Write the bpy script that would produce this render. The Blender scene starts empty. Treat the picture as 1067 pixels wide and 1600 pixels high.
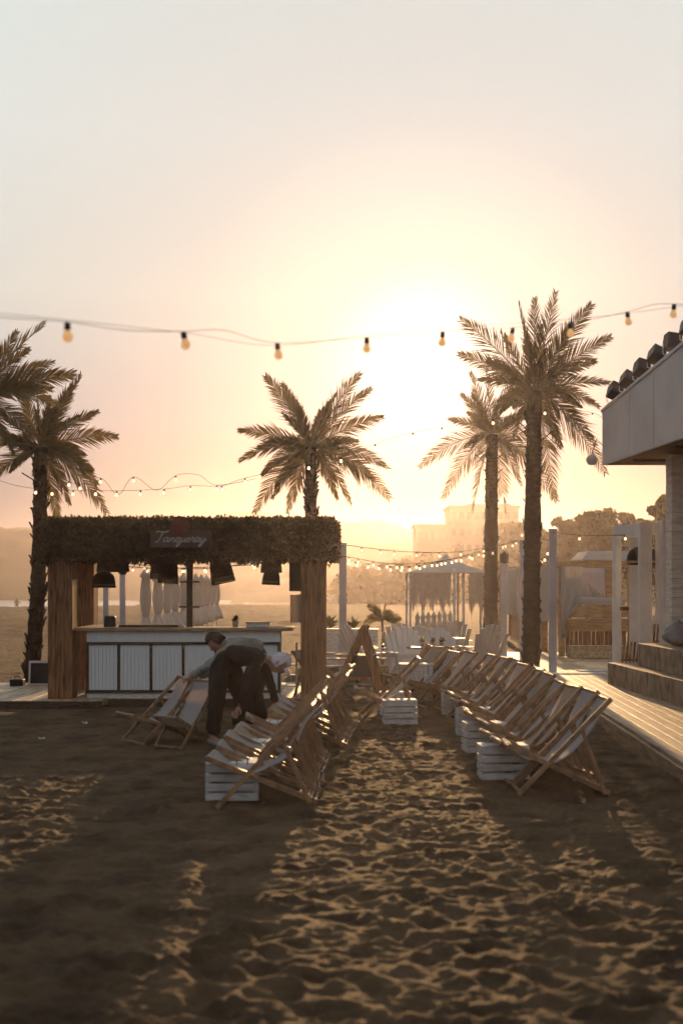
import bpy, math, random
import numpy as np
from mathutils import Vector, Matrix
R = math.radians
random.seed(7)
SC = bpy.context.scene
COL = SC.collection

# ------------------------------------------------------------------ camera
FPX = 2222.0; HX = 533.5; HY = 915.0; CZ = 1.75      # focal length in photo pixels, horizon, camera height
cam = bpy.data.cameras.new('camera'); camo = bpy.data.objects.new('camera', cam); COL.objects.link(camo)
camo.location = (0, 0, CZ); camo.rotation_euler = (R(90), 0, 0)
cam.sensor_fit = 'VERTICAL'; cam.sensor_height = 36; cam.lens = 50
cam.shift_y = (HY - 800) / 1600
cam.clip_start = .1; cam.clip_end = 6000
cam.dof.use_dof = True; cam.dof.focus_distance = 27; cam.dof.aperture_fstop = 1.9
SC.camera = camo

# ------------------------------------------------------------------ light
SUN_EL = 8.1; SUN_AZ = 3.35                          # degrees above horizon, degrees to +X of the view axis
W = bpy.data.worlds.new('World'); SC.world = W; W.use_nodes = True
nt = W.node_tree; nt.nodes.clear()
out = nt.nodes.new('ShaderNodeOutputWorld'); bg = nt.nodes.new('ShaderNodeBackground')
sky = nt.nodes.new('ShaderNodeTexSky'); sky.sky_type = 'NISHITA'; sky.sun_disc = False
sky.sun_elevation = R(SUN_EL); sky.sun_rotation = R(SUN_AZ)
sky.air_density = 1.0; sky.dust_density = 4.0; sky.ozone_density = 1.0; sky.altitude = 0
# bright aureole round the low sun, falling to a dim cool sky overhead and behind
tcw = nt.nodes.new('ShaderNodeTexCoord'); dotn = nt.nodes.new('ShaderNodeVectorMath'); dotn.operation = 'DOT_PRODUCT'
sdv = (math.sin(R(SUN_AZ)) * math.cos(R(SUN_EL)), math.cos(R(SUN_AZ)) * math.cos(R(SUN_EL)), math.sin(R(SUN_EL)))
dotn.inputs[1].default_value = sdv; nt.links.new(tcw.outputs['Generated'], dotn.inputs[0])
ac = nt.nodes.new('ShaderNodeMath'); ac.operation = 'ARCCOSINE'; nt.links.new(dotn.outputs['Value'], ac.inputs[0])
dv = nt.nodes.new('ShaderNodeMath'); dv.operation = 'DIVIDE'; dv.inputs[1].default_value = math.pi; nt.links.new(ac.outputs[0], dv.inputs[0])
ramp = nt.nodes.new('ShaderNodeValToRGB'); ramp.color_ramp.interpolation = 'B_SPLINE' if False else 'EASE'; nt.links.new(dv.outputs[0], ramp.inputs[0])
SKY = [(0, (2.0, 1.8, 1.55)), (2.2, (1.35, 1.2, 1.05)), (4.5, (.66, .66, .65)), (10, (.52, .58, .60)), (15, (.62, .66, .65)), (23, (.70, .76, .74)), (34, (.44, .50, .51)), (60, (.25, .28, .31)), (110, (.31, .34, .36)), (180, (.48, .50, .52))]
cr_ = ramp.color_ramp; cr_.interpolation = 'LINEAR'
while len(cr_.elements) < len(SKY): cr_.elements.new(.5)
for e_, (a_, c_) in zip(cr_.elements, SKY): e_.position = a_ / 180; e_.color = (c_[0] / 3, c_[1] / 3, c_[2] / 3, 1)
sep = nt.nodes.new('ShaderNodeSeparateXYZ'); nt.links.new(tcw.outputs['Generated'], sep.inputs[0])
r2 = nt.nodes.new('ShaderNodeValToRGB'); nt.links.new(sep.outputs[2], r2.inputs[0])
HT_ = [(0, (.05, .08, .12)), (.06, (.10, .16, .26)), (.118, (.42, .46, .56)), (.2, (.88, .88, .86)), (.3, (1, 1, 1))]
while len(r2.color_ramp.elements) < len(HT_): r2.color_ramp.elements.new(.5)
for e_, (a_, c_) in zip(r2.color_ramp.elements, HT_): e_.position = a_; e_.color = (*c_, 1)
m1 = nt.nodes.new('ShaderNodeMix'); m1.data_type = 'RGBA'; m1.blend_type = 'MULTIPLY'; m1.inputs[0].default_value = 1
nt.links.new(ramp.outputs[0], m1.inputs[6]); nt.links.new(r2.outputs[0], m1.inputs[7])
bg2 = nt.nodes.new('ShaderNodeBackground'); bg2.inputs[1].default_value = 3.0; nt.links.new(m1.outputs[2], bg2.inputs[0])
nt.links.new(sky.outputs[0], bg.inputs[0]); bg.inputs[1].default_value = 0.002
ads = nt.nodes.new('ShaderNodeAddShader'); nt.links.new(bg.outputs[0], ads.inputs[0]); nt.links.new(bg2.outputs[0], ads.inputs[1]); nt.links.new(ads.outputs[0], out.inputs[0])
sun = bpy.data.lights.new('sun', 'SUN'); sun.energy = 5.0; sun.angle = R(0.6); sun.color = (1.0, 0.60, 0.27)
suno = bpy.data.objects.new('sun', sun); COL.objects.link(suno); suno.location = (3, 40, 20)
SD = Vector((math.sin(R(SUN_AZ)) * math.cos(R(SUN_EL)), math.cos(R(SUN_AZ)) * math.cos(R(SUN_EL)), math.sin(R(SUN_EL))))
suno.rotation_euler = SD.to_track_quat('Z', 'Y').to_euler()
SC.view_settings.view_transform = 'Standard'; SC.view_settings.look = 'None'
SC.view_settings.exposure = 0.0; SC.view_settings.gamma = 1
SC.cycles.use_denoising = True
SC.cycles.max_bounces = 8; SC.cycles.volume_bounces = 0; SC.cycles.sample_clamp_indirect = 6
SC.cycles.caustics_reflective = False; SC.cycles.caustics_refractive = False
HAZE = 0.00044

# ------------------------------------------------------------------ helpers
def P(px, py, Y): return Vector(((px - HX) / FPX * Y, Y, CZ - (py - HY) / FPX * Y))
def G(px, py, z=0.0):
    Y = (CZ - z) * FPX / (py - HY); return Vector(((px - HX) / FPX * Y, Y, z))

class MB:
    def __init__(s): s.v = []; s.f = []
    def add(s, vs, fs):
        n = len(s.v); s.v.extend([tuple(v) for v in vs]); s.f.extend([tuple(i + n for i in f) for f in fs]); return s
    def box(s, a, b, taper=0):
        (x0, y0, z0), (x1, y1, z1) = a, b; t = taper
        return s.add([(x0, y0, z0), (x1, y0, z0), (x1, y1, z0), (x0, y1, z0), (x0 + t, y0 + t, z1), (x1 - t, y0 + t, z1), (x1 - t, y1 - t, z1), (x0 + t, y1 - t, z1)],
              [(0, 3, 2, 1), (4, 5, 6, 7), (0, 1, 5, 4), (1, 2, 6, 5), (2, 3, 7, 6), (3, 0, 4, 7)])
    def beam(s, p, q, w, h, up=(0, 0, 1)):
        p = Vector(p); q = Vector(q); d = (q - p).normalized(); u = Vector(up)
        if abs(d.dot(u)) > .98: u = Vector((0, 1, 0))
        a = d.cross(u).normalized() * w / 2; b = a.cross(d).normalized() * h / 2
        vs = [p - a - b, p + a - b, p + a + b, p - a + b, q - a - b, q + a - b, q + a + b, q - a + b]
        return s.add(vs, [(0, 3, 2, 1), (4, 5, 6, 7), (0, 1, 5, 4), (1, 2, 6, 5), (2, 3, 7, 6), (3, 0, 4, 7)])
    def tube(s, pts, r, n=8, cap=True):
        pts = [Vector(p) for p in pts]; rr = r if isinstance(r, (list, tuple)) else [r] * len(pts)
        rings = []; vs = []; fs = []; prev = None
        for i, p in enumerate(pts):
            d = (pts[min(i + 1, len(pts) - 1)] - pts[max(i - 1, 0)]).normalized()
            u = Vector((0, 0, 1)) if abs(d.z) < .95 else Vector((0, 1, 0))
            if prev is not None and abs(prev.dot(d)) < .9: u = prev
            a = (u - d * u.dot(d)).normalized(); prev = a; b = d.cross(a)
            for k in range(n):
                t = 2 * math.pi * k / n; vs.append(p + (a * math.cos(t) + b * math.sin(t)) * rr[i])
        for i in range(len(pts) - 1):
            for k in range(n):
                k2 = (k + 1) % n; fs.append((i * n + k, i * n + k2, (i + 1) * n + k2, (i + 1) * n + k))
        if cap: fs.append(tuple(reversed(range(n)))); fs.append(tuple(range((len(pts) - 1) * n, len(pts) * n)))
        return s.add(vs, fs)
    def lathe(s, prof, c=(0, 0, 0), n=16, fn=None):
        vs = []; fs = []
        for r, z in prof:
            for k in range(n):
                t = 2 * math.pi * k / n; q = r * (fn(t, z) if fn else 1)
                vs.append((c[0] + q * math.cos(t), c[1] + q * math.sin(t), c[2] + z))
        m = len(prof)
        for i in range(m - 1):
            for k in range(n):
                k2 = (k + 1) % n; fs.append((i * n + k, i * n + k2, (i + 1) * n + k2, (i + 1) * n + k))
        if prof[0][0] > 1e-4: fs.append(tuple(reversed(range(n))))
        if prof[-1][0] > 1e-4: fs.append(tuple(range((m - 1) * n, m * n)))
        return s.add(vs, fs)
    def sheet(s, fn, nu, nv):
        vs = [fn(i / nu, j / nv) for j in range(nv + 1) for i in range(nu + 1)]
        fs = [(j * (nu + 1) + i, j * (nu + 1) + i + 1, (j + 1) * (nu + 1) + i + 1, (j + 1) * (nu + 1) + i) for j in range(nv) for i in range(nu)]
        return s.add(vs, fs)
    def build(s, name, mat, parent=None, smooth=False, bevel=0, loc=None, solid=0):
        me = bpy.data.meshes.new(name); me.from_pydata(s.v, [], s.f); me.update()
        if smooth: me.polygons.foreach_set('use_smooth', [True] * len(me.polygons))
        me.materials.append(mat)
        o = bpy.data.objects.new(name, me); COL.objects.link(o)
        if parent is not None: o.parent = parent
        if loc is not None: o.location = loc
        if solid:
            m = o.modifiers.new('solid', 'SOLIDIFY'); m.thickness = solid; m.offset = 0
        if bevel:
            m = o.modifiers.new('bevel', 'BEVEL'); m.width = bevel; m.segments = 2; m.limit_method = 'ANGLE'
        return o

def tag(o, label=None, cat=None, group=None, kind=None):
    if label: o['label'] = label
    if cat: o['category'] = cat
    if group: o['group'] = group
    if kind: o['kind'] = kind
    return o
def empty(name, loc=(0, 0, 0), rz=0, label=None, cat=None, group=None):
    o = bpy.data.objects.new(name, None); COL.objects.link(o); o.location = loc; o.rotation_euler = (0, 0, rz)
    o.empty_display_size = .1
    return tag(o, label, cat, group)
def copy_tree(o, parent=None, kids=None):
    c = o.copy(); COL.objects.link(c)
    if parent is not None: c.parent = parent
    for ch in KIDS(o): copy_tree(ch, c)
    return c
def KIDS(o): return [x for x in COL.objects if x.parent == o]
ORD = ['nearest', 'second', 'third', 'fourth', 'fifth', 'sixth', 'seventh', 'eighth', 'ninth', 'tenth', 'eleventh', 'twelfth', 'thirteenth', 'fourteenth', 'fifteenth', 'sixteenth', 'seventeenth', 'eighteenth']

# ------------------------------------------------------------------ materials
def mat(name, col, rough=.8, var=.25, scale=8, stretch=(1, 1, 1), bump=0.0, bscale=None, spec=.3, transl=0, tcol=None, metal=0, emit=None, es=0, col2=None, coords='Object'):
    m = bpy.data.materials.new(name); m.use_nodes = True; t = m.node_tree; N = t.nodes; L = t.links
    b = N['Principled BSDF']; o = N['Material Output']
    tc = N.new('ShaderNodeTexCoord'); mp = N.new('ShaderNodeMapping'); mp.inputs['Scale'].default_value = stretch
    L.new(tc.outputs[coords], mp.inputs[0])
    nz = N.new('ShaderNodeTexNoise'); nz.inputs['Scale'].default_value = scale; nz.inputs['Detail'].default_value = 5
    L.new(mp.outputs[0], nz.inputs['Vector'])
    cr = N.new('ShaderNodeValToRGB'); c2 = col2 or tuple(max(0, c * (1 - 2 * var)) for c in col)
    cr.color_ramp.elements[0].position = .32; cr.color_ramp.elements[0].color = (*c2, 1)
    cr.color_ramp.elements[1].position = .62; cr.color_ramp.elements[1].color = (*[min(1, c * (1 + var * .4)) for c in col], 1)
    L.new(nz.outputs[0], cr.inputs[0]); L.new(cr.outputs[0], b.inputs['Base Color'])
    b.inputs['Roughness'].default_value = rough; b.inputs['Specular IOR Level'].default_value = spec; b.inputs['Metallic'].default_value = metal
    if bump:
        n2 = N.new('ShaderNodeTexNoise'); n2.inputs['Scale'].default_value = bscale or scale * 3; n2.inputs['Detail'].default_value = 4
        L.new(mp.outputs[0], n2.inputs['Vector'])
        bp = N.new('ShaderNodeBump'); bp.inputs['Strength'].default_value = bump; bp.inputs['Distance'].default_value = .02
        L.new(n2.outputs[0], bp.inputs['Height']); L.new(bp.outputs[0], b.inputs['Normal'])
    if transl:
        tr = N.new('ShaderNodeBsdfTranslucent'); mx = N.new('ShaderNodeMixShader'); mx.inputs[0].default_value = transl
        tr.inputs[0].default_value = (*(tcol or col), 1)
        L.new(b.outputs[0], mx.inputs[1]); L.new(tr.outputs[0], mx.inputs[2]); L.new(mx.outputs[0], o.inputs[0])
    if emit:
        b.inputs['Emission Color'].default_value = (*emit, 1); b.inputs['Emission Strength'].default_value = es
    return m

M = {}
M['sand'] = mat('sand', (.150, .092, .048), .85, .25, 2.2, bump=1.0, bscale=15, spec=.15)
for n_ in M['sand'].node_tree.nodes:
    if n_.type == 'BUMP': n_.inputs['Distance'].default_value = .06
    if n_.type == 'TEX_NOISE' and n_.inputs['Scale'].default_value == 15: n_.inputs['Detail'].default_value = 9; n_.inputs['Roughness'].default_value = .62
M['palewood'] = mat('pale_wood', (.46, .30, .16), .55, .25, 4, (1, 1, 12), .2, spec=.4)
M['chairwood'] = mat('chair_wood', (.36, .20, .10), .42, .25, 6, (2, 2, 2), .15, spec=.5)
M['boards'] = mat('larch_boards', (.33, .155, .07), .7, .35, 5, (9, 9, .7), .3, spec=.25)
M['bedwood'] = mat('pine_rail', (.50, .30, .14), .65, .25, 5, (.7, 6, 6), .2)
M['darkwood'] = mat('dark_wood', (.09, .055, .03), .6, .3, 6, (2, 2, 8), .2)
M['deck'] = mat('deck_planks', (.50, .35, .20), .52, .3, 3, (6, .5, 6), .15, spec=1.0)
M['step'] = mat('step_blocks', (.33, .24, .16), .7, .3, 5, (5, 1, 1), .4)
M['stonecol'] = mat('pillar_planks', (.80, .71, .60), .7, .12, 4, (1, 1, 5), .1, 9)
M['white'] = mat('white_paint', (.70, .68, .66), .5, .06, 4, spec=.4)
M['whitewood'] = mat('whitewashed_wood', (.74, .72, .70), .7, .15, 5, (2, 2, 8), .25)
M['panel'] = mat('bar_panel', (.82, .84, .84), .5, .04, 8, (6, 1, .4), .05)
M['fascia'] = mat('fascia_panel', (.56, .52, .50), .4, .08, 1.2, spec=.4)
M['soffit'] = mat('soffit', (.20, .12, .07), .8, .2, 2, (1, 6, 1))
M['grey'] = mat('grey_post', (.58, .55, .58), .6, .12, 4, (1, 1, .3))
M['black'] = mat('black_plastic', (.02, .02, .02), .45, .2, 10)
M['wicker'] = mat('wicker', (.06, .038, .022), .8, .4, 60, bump=.6, transl=.15, tcol=(.3, .15, .06))
M['wickerband'] = mat('wicker_band', (.42, .24, .10), .7, .3, 50, bump=.3, transl=.3, tcol=(.8, .5, .2))
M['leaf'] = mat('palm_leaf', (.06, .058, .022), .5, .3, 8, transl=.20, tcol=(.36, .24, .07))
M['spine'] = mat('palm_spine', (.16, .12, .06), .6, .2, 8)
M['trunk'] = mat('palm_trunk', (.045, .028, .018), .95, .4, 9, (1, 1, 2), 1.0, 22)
M['hedge'] = mat('artificial_hedge', (.062, .042, .024), .75, .4, 6, transl=.22, tcol=(.30, .19, .05))
M['sling'] = mat('sling_canvas', (.50, .48, .48), .85, .08, 30, transl=.38, tcol=(.72, .60, .50))
M['slingtan'] = mat('sling_canvas_tan', (.50, .40, .30), .85, .1, 30, transl=.30, tcol=(.6, .42, .28))
M['cloth'] = mat('white_cloth', (.62, .60, .58), .9, .06, 5, transl=.38, tcol=(.70, .62, .52))
M['fringe'] = mat('macrame_fringe', (.58, .54, .50), .95, .1, 10, transl=.25, tcol=(.7, .55, .4))
M['screen'] = mat('screen_cloth', (.66, .60, .60), .9, .06, 3, transl=.3, tcol=(.6, .48, .44))
M['logo'] = mat('logo_print', (.60, .52, .44), .9, .05, 5)
M['hill'] = mat('hill_wood', (.07, .065, .04), 1, .35, .05, bump=.0)
M['treeleaf'] = mat('tree_leaf', (.07, .07, .028), .8, .4, .6, transl=.3, tcol=(.30, .22, .06))
M['bark'] = mat('bark', (.08, .055, .035), .95, .3, 4)
M['farwall'] = mat('far_facade', (.34, .27, .22), .9, .1, .2)
M['glass'] = mat('dark_window', (.06, .06, .06), .3, .1, 3)
M['water'] = mat('sea_water', (.20, .22, .22), .38, .1, .3, (1, 4, 1), .5, 2.2, spec=1.0)
M['socket'] = mat('bulb_socket', (.03, .018, .014), .6, .2, 10)
M['cable'] = mat('cable', (.05, .035, .03), .7, .2, 10)
M['bulb'] = mat('lit_bulb', (.8, .55, .28), .15, .02, 10, emit=(1, .66, .30), es=.5, transl=.4, tcol=(.9, .6, .3))
M['bulbfar'] = mat('lit_small_bulb', (.9, .7, .45), .15, .02, 10, emit=(1, .72, .42), es=2.2)
M['skin'] = mat('skin', (.42, .24, .17), .55, .08, 10)
M['blackcloth'] = mat('black_clothing', (.018, .016, .015), .9, .25, 12, bump=.3)
M['greyshirt'] = mat('grey_shirt', (.27, .25, .22), .9, .15, 8, bump=.3)
M['cap'] = mat('white_cap', (.62, .56, .60), .8, .06, 8)
M['hair'] = mat('dark_hair', (.03, .017, .01), .7, .3, 30, bump=.5)
M['shoe'] = mat('shoe', (.35, .33, .3), .7, .15, 10)
M['signboard'] = mat('sign_board', (.10, .062, .05), .6, .1, 5)
M['lettering'] = mat('sign_lettering', (.42, .36, .33), .6, .02, 5)
M['seal'] = mat('red_seal', (.16, .03, .025), .5, .15, 8)
M['paper'] = mat('paper_scrap', (.7, .68, .62), .8, .05, 8)
M['sack'] = mat('grey_sack', (.28, .27, .28), .9, .2, 6, bump=.5)
M['chalk'] = mat('chalkboard', (.03, .03, .03), .7, .2, 8)

# ------------------------------------------------------------------ noise
_rng = np.random.RandomState(3); _perm = _rng.permutation(512); _grad = _rng.rand(512) * 2 * np.pi
def perlin(x, y):
    xi = np.floor(x).astype(int); yi = np.floor(y).astype(int); xf = x - xi; yf = y - yi
    u = xf * xf * xf * (xf * (xf * 6 - 15) + 10); v = yf * yf * yf * (yf * (yf * 6 - 15) + 10)
    def g(ix, iy, dx, dy):
        a = _grad[_perm[(_perm[ix & 511] + iy) & 511]]; return np.cos(a) * dx + np.sin(a) * dy
    a = g(xi, yi, xf, yf); b = g(xi + 1, yi, xf - 1, yf); c = g(xi, yi + 1, xf, yf - 1); d = g(xi + 1, yi + 1, xf - 1, yf - 1)
    return (a * (1 - u) + b * u) * (1 - v) + (c * (1 - u) + d * u) * v

def sst(a, b, t):
    t = np.clip((t - a) / (b - a), 0, 1); return t * t * (3 - 2 * t)
def base_z(x, Y):
    xs = np.where(Y < 213, -51 + (Y - 213) * 1.5, np.where(Y < 400, -51 + (Y - 213) * .24, -6 + (Y - 400) * .1))
    d = x - xs
    z = -1.85 + 1.85 * sst(30, 200, d) + .12 * np.clip(d / 20, -3, 1)
    z = z + .10 * sst(200, 240, d) * 0
    return np.minimum(z, 0) 
def gz(x, y): return float(base_z(np.array(float(x)), np.array(float(y))))

# ------------------------------------------------------------------ ground: one sheet to the far shore
def build_ground():
    near = np.linspace(-60, 4.2, 14)[:-1]
    mid = 4.2 * np.exp(np.linspace(0, math.log(130 / 4.2), 1150))
    far = 130 * np.exp(np.linspace(0, math.log(830 / 130), 100))[1:]
    Ys = np.concatenate([near, mid, far]); S = np.maximum(Ys, 4.2)
    ua = np.linspace(-.34, .34, 560); ub = .34 * np.exp(np.linspace(0, math.log(22), 34))[1:]
    u = np.concatenate([-ub[::-1], ua, ub])
    X = np.clip(u[None, :] * S[:, None], -1400, 1400); Y = np.repeat(Ys[:, None], len(u), 1)
    z = base_z(X, Y)
    wx = X + .25 * perlin(X * .9 + 7, Y * .9); wy = Y + .25 * perlin(X * .9, Y * .9 + 30)
    h = .022 * perlin(wx / 1.2, wy / 1.2)
    n1 = perlin(wx / .27 + 11, wy / .19 + 5); n2 = perlin(wx / .14 + 50 + .5 * n1, wy / .085 + 90); n4 = perlin(wx / .55 + 21, wy / .42 + 15)
    h += .006 * n4 + .018 * perlin(wx / .24 + 31, wy / .15 + 5) + .021 * n2 + .0 * np.abs(perlin(wx / .30 + 9, wy / .2 + 2))
    f3 = 1 - sst(20, 45, Y); n3 = perlin(wx / .07 + 3, wy / .045 + 8); h += f3 * .0135 * n3
    f4 = 1 - sst(10, 20, Y); h += f4 * .0065 * perlin(wx / .04 + 3, wy / .05 + 8)
    # footprints: dips with a pushed-up rim
    rf = np.random.RandomState(12)
    for _ in range(1500):
        fy_ = 4.5 + 21 * rf.rand() ** 1.3; fx_ = (rf.rand() - .5) * .62 * fy_; i0 = np.searchsorted(Ys, fy_ - .4); i1 = np.searchsorted(Ys, fy_ + .4)
        j0 = max(0, np.searchsorted(u, (fx_ - .4) / fy_)); j1 = np.searchsorted(u, (fx_ + .4) / fy_)
        if i1 <= i0 or j1 <= j0: continue
        th = rf.rand() * 3.14; dx = X[i0:i1, j0:j1] - fx_; dy = Y[i0:i1, j0:j1] - fy_
        a_ = dx * math.cos(th) + dy * math.sin(th); b_ = -dx * math.sin(th) + dy * math.cos(th); q = np.sqrt((a_ / .15) ** 2 + (b_ / .075) ** 2)
        h[i0:i1, j0:j1] += rf.uniform(.2, .6) * (-.045 * np.exp(-q ** 2) + .022 * np.exp(-((q - 1.55) / .45) ** 2))
    h *= 1.0 * (1 - sst(60, 110, Y) * .6)
    h += sst(28, 60, Y) * (.16 * perlin(X / 3, Y / 3.2) + .10 * perlin(X / 1.1 + 9, Y / 1.2))
    deckmask = sst(2.7, 3.3, X) * sst(2, 6, Y)  # under the deck the sand is trodden flat
    h = h * (1 - .6 * deckmask) - .03 * deckmask
    flat = sst(19.9, 20.6, Y) * (1 - sst(23.4, 24.2, Y)) * (1 - sst(-.2, .4, X)) ; h = h * (1 - flat) - .03 * flat
    z = z + h
    ny, nx = X.shape
    v = np.stack([X, Y, z], -1).reshape(-1, 3)
    idx = np.arange(ny * nx).reshape(ny, nx)
    f = np.stack([idx[:-1, :-1], idx[:-1, 1:], idx[1:, 1:], idx[1:, :-1]], -1).reshape(-1, 4)
    me = bpy.data.meshes.new('sand_ground'); me.vertices.add(len(v)); me.vertices.foreach_set('co', v.ravel())
    me.loops.add(f.size); me.loops.foreach_set('vertex_index', f.ravel().astype(np.int32))
    me.polygons.add(len(f)); me.polygons.foreach_set('loop_start', np.arange(0, f.size, 4, dtype=np.int32))
    me.polygons.foreach_set('loop_total', np.full(len(f), 4, dtype=np.int32))
    me.update(calc_edges=True); me.polygons.foreach_set('use_smooth', np.ones(len(f), dtype=bool))
    me.materials.append(M['sand'])
    o = bpy.data.objects.new('sand_ground', me); COL.objects.link(o); tag(o, kind='structure')
build_ground()
w = MB().add([(-1400, 100, -1.82), (1400, 100, -1.82), (1400, 825, -1.82), (-1400, 825, -1.82)], [(0, 1, 2, 3)])
tag(w.build('water', M['water']), kind='structure')

# ------------------------------------------------------------------ hills
def ridge(name, pts, Y, depth, rough, seed, material=None, wdt=None):
    xs = [p[0] for p in pts]; ys = [p[1] for p in pts]; nx = 300; ny = 16
    px = np.linspace(xs[0], xs[-1], nx); py = np.interp(px, xs, ys)
    # smooth the outline
    k = np.ones(9) / 9; py = np.convolve(np.pad(py, 4, 'edge'), k, 'valid')
    X = (px - HX) / FPX * Y; top = CZ - (py - HY) / FPX * Y
    X = X[None, :].repeat(ny, 0); t = np.linspace(0, 1, ny)[:, None]
    prof = np.sin(np.clip(t * 1.35, 0, 1.35) / 1.0 * math.pi / 2 / 1.0)
    prof = np.where(t < .72, np.sin(t / .72 * math.pi / 2) ** .8, np.cos((t - .72) / .28 * math.pi / 2) ** .8)
    Z = -3 + (top[None, :] + 3) * prof
    YY = Y + (t - .72) * depth + 0 * X
    n = perlin(X / (rough * 7) + seed, YY / (rough * 7)) * rough * 1.2 + perlin(X / rough * .8 + seed, YY / rough) * rough * .55
    Z = Z + n * np.clip(prof, .1, 1)
    v = np.stack([X, YY, Z], -1).reshape(-1, 3); idx = np.arange(ny * nx).reshape(ny, nx)
    f = np.stack([idx[:-1, :-1], idx[:-1, 1:], idx[1:, 1:], idx[1:, :-1]], -1).reshape(-1, 4)
    b = MB(); b.v = [tuple(q) for q in v.tolist()]; b.f = [tuple(q) for q in f.tolist()]
    return tag(b.build(name, material or M['hill'], smooth=True), kind='structure')
ridge('far_hills', [(-700, 830), (-300, 800), (0, 822), (60, 829), (150, 828), (260, 822), (310, 812), (360, 806), (430, 804), (480, 812), (530, 822), (570, 816), (620, 822), (660, 835), (760, 845), (900, 850), (1100, 840), (1700, 850)], 510, 110, 2.0, 1)
ridge('wooded_hills', [(-900, 880), (-400, 850), (-100, 824), (0, 824), (55, 829), (120, 845), (220, 866), (330, 880), (420, 880), (520, 855), (570, 844), (640, 850), (700, 862), (1000, 870), (1300, 850)], 400, 80, 2.0, 4)
ridge('low_wooded_ridge', [(380, 921), (430, 908), (500, 893), (545, 884), (600, 868), (650, 858), (690, 852), (730, 850), (800, 855), (900, 850), (1000, 845), (1200, 830), (1800, 840)], 330, 60, 1.8, 9)

# ------------------------------------------------------------------ haze
hz = MB().box((-1500, -120, -9), (1500, 860, 29))
hm = bpy.data.materials.new('haze_air'); hm.use_nodes = True; hn = hm.node_tree; hn.nodes.clear()
ho = hn.nodes.new('ShaderNodeOutputMaterial'); hv = hn.nodes.new('ShaderNodeVolumePrincipled')
hv.inputs['Color'].default_value = (1, .91, .98, 1); hv.inputs['Density'].default_value = HAZE; hv.inputs['Anisotropy'].default_value = .80
hn.links.new(hv.outputs[0], ho.inputs['Volume'])
tag(hz.build('haze', hm), kind='stuff')

# ------------------------------------------------------------------ far buildings and trees
def far_block(x0p, x1p, topp, Y, dep, floors, cols, parent, nm='wall'):
    a = P(x0p, topp, Y); b = P(x1p, topp, Y); z0 = -1
    m = MB().box((a.x, Y, z0), (b.x, Y + dep, a.z)).box((a.x - .3, Y - .3, a.z), (b.x + .3, Y + dep + .3, a.z + .5))
    wl = m.build(nm, M['farwall'], parent)
    fh = (a.z - 1) / floors
    for r in range(floors):
        for c in range(cols):
            wx = a.x + (c + .5) * (b.x - a.x) / cols; wz = 1.2 + r * fh + fh * .25; ww = (b.x - a.x) / cols * .30
            g = MB().box((wx - ww, Y - .12, wz), (wx + ww, Y + .05, wz + fh * .45)).build('window', M['glass'], parent)
hb = empty('hotel_block', (0, 0, 0), label='pale flat-roofed hotel blocks hazy behind the trees under the sun', cat='building')
far_block(703, 810, 794, 260, 14, 5, 9, hb); far_block(650, 702.5, 823, 258, 12, 3, 5, hb, 'lower_wall')
a = P(730, 789, 264); MB().box((a.x, 264, a.z - 1.5), (a.x + 8, 270, a.z + .2)).build('rooftop_plant_room', M['farwall'], hb)

def leaf_cloud(b, c, rad, n, size, rng):
    cx, cy, cz = c
    for _ in range(n):
        u = rng.normal(size=3); u /= np.linalg.norm(u); r = rng.rand() ** .45
        p = np.array([cx, cy, cz]) + u * r * np.array(rad)
        d1 = rng.normal(size=3); d1 /= np.linalg.norm(d1); d2 = np.cross(d1, rng.normal(size=3)); d2 /= np.linalg.norm(d2)
        s = size * (.6 + .8 * rng.rand()); d1 *= s; d2 *= s * .6
        k = len(b.v); b.v.extend([tuple(p - d1), tuple(p + d2), tuple(p + d1), tuple(p - d2)]); b.f.append((k, k + 1, k + 2, k + 3))
def tree(px, top, Y, wpx, label, seed, leafs=5200, size=.16, shape='round', name='broadleaf_tree'):
    rng = np.random.RandomState(seed); t = P(px, top, Y); g = gz(t.x, Y); H = t.z - g; wr = wpx / FPX * Y / 2
    root = empty(name, (t.x, Y, g - .05), label=label, cat='tree', group='trees behind the beach club')
    tb = MB(); tb.tube([(0, 0, 0), (.1, 0, H * .3), (-.05, .1, H * .6), (.05, 0, H * .9)], [H * .028, H * .022, H * .014, H * .004], 8)
    cl = MB(); nb = 60 if shape == 'round' else 16
    for i in range(nb):
        th = rng.rand() * 6.28; rr = wr * (.15 + .8 * rng.rand()); hz_ = H * (.32 + .58 * rng.rand())
        if shape == 'tall': rr = wr * .5 * rng.rand()
        sh = 1 - max(0, (hz_ / H - .6)) * 1.4; c = (rr * sh * math.cos(th), rr * sh * math.sin(th), hz_)
        tb.tube([(0, 0, H * (.2 + .3 * rng.rand())), (c[0] * .5, c[1] * .5, hz_ * .75), c], [H * .012, H * .008, .02], 5)
        s = wr * (.08 + .17 * rng.rand()); leaf_cloud(cl, c, (s, s, s * .62), leafs // nb, size, rng)
    leaf_cloud(cl, (0, 0, H * .62), (wr * .5, wr * .5, H * .25), leafs // 5, size, rng)
    tb.build('trunk', M['bark'], root, True); crown_ = cl.build('crown', M['treeleaf'], root)
tree(945, 783, 82, 150, 'broad hazy tree behind the white canopy top and daybed', 1, 9000, .2)
tree(893, 800, 92, 110, 'lower rounded tree beside the tall grey festoon post', 2, 6500, .2)
tree(1000, 800, 88, 110, 'rounded tree standing behind the white pergola frame', 3, 6500, .2)
tree(1050, 758, 70, 110, 'tallest dark tree rising beside the plank pillar', 4, 9000, .18)
tree(800, 806, 150, 60, 'hazy tree between the two big palm trunks', 5, 4500, .32)
tree(840, 815, 120, 75, 'hazy bush-like tree just behind the tallest palm trunk', 6, 4500, .3)
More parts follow.
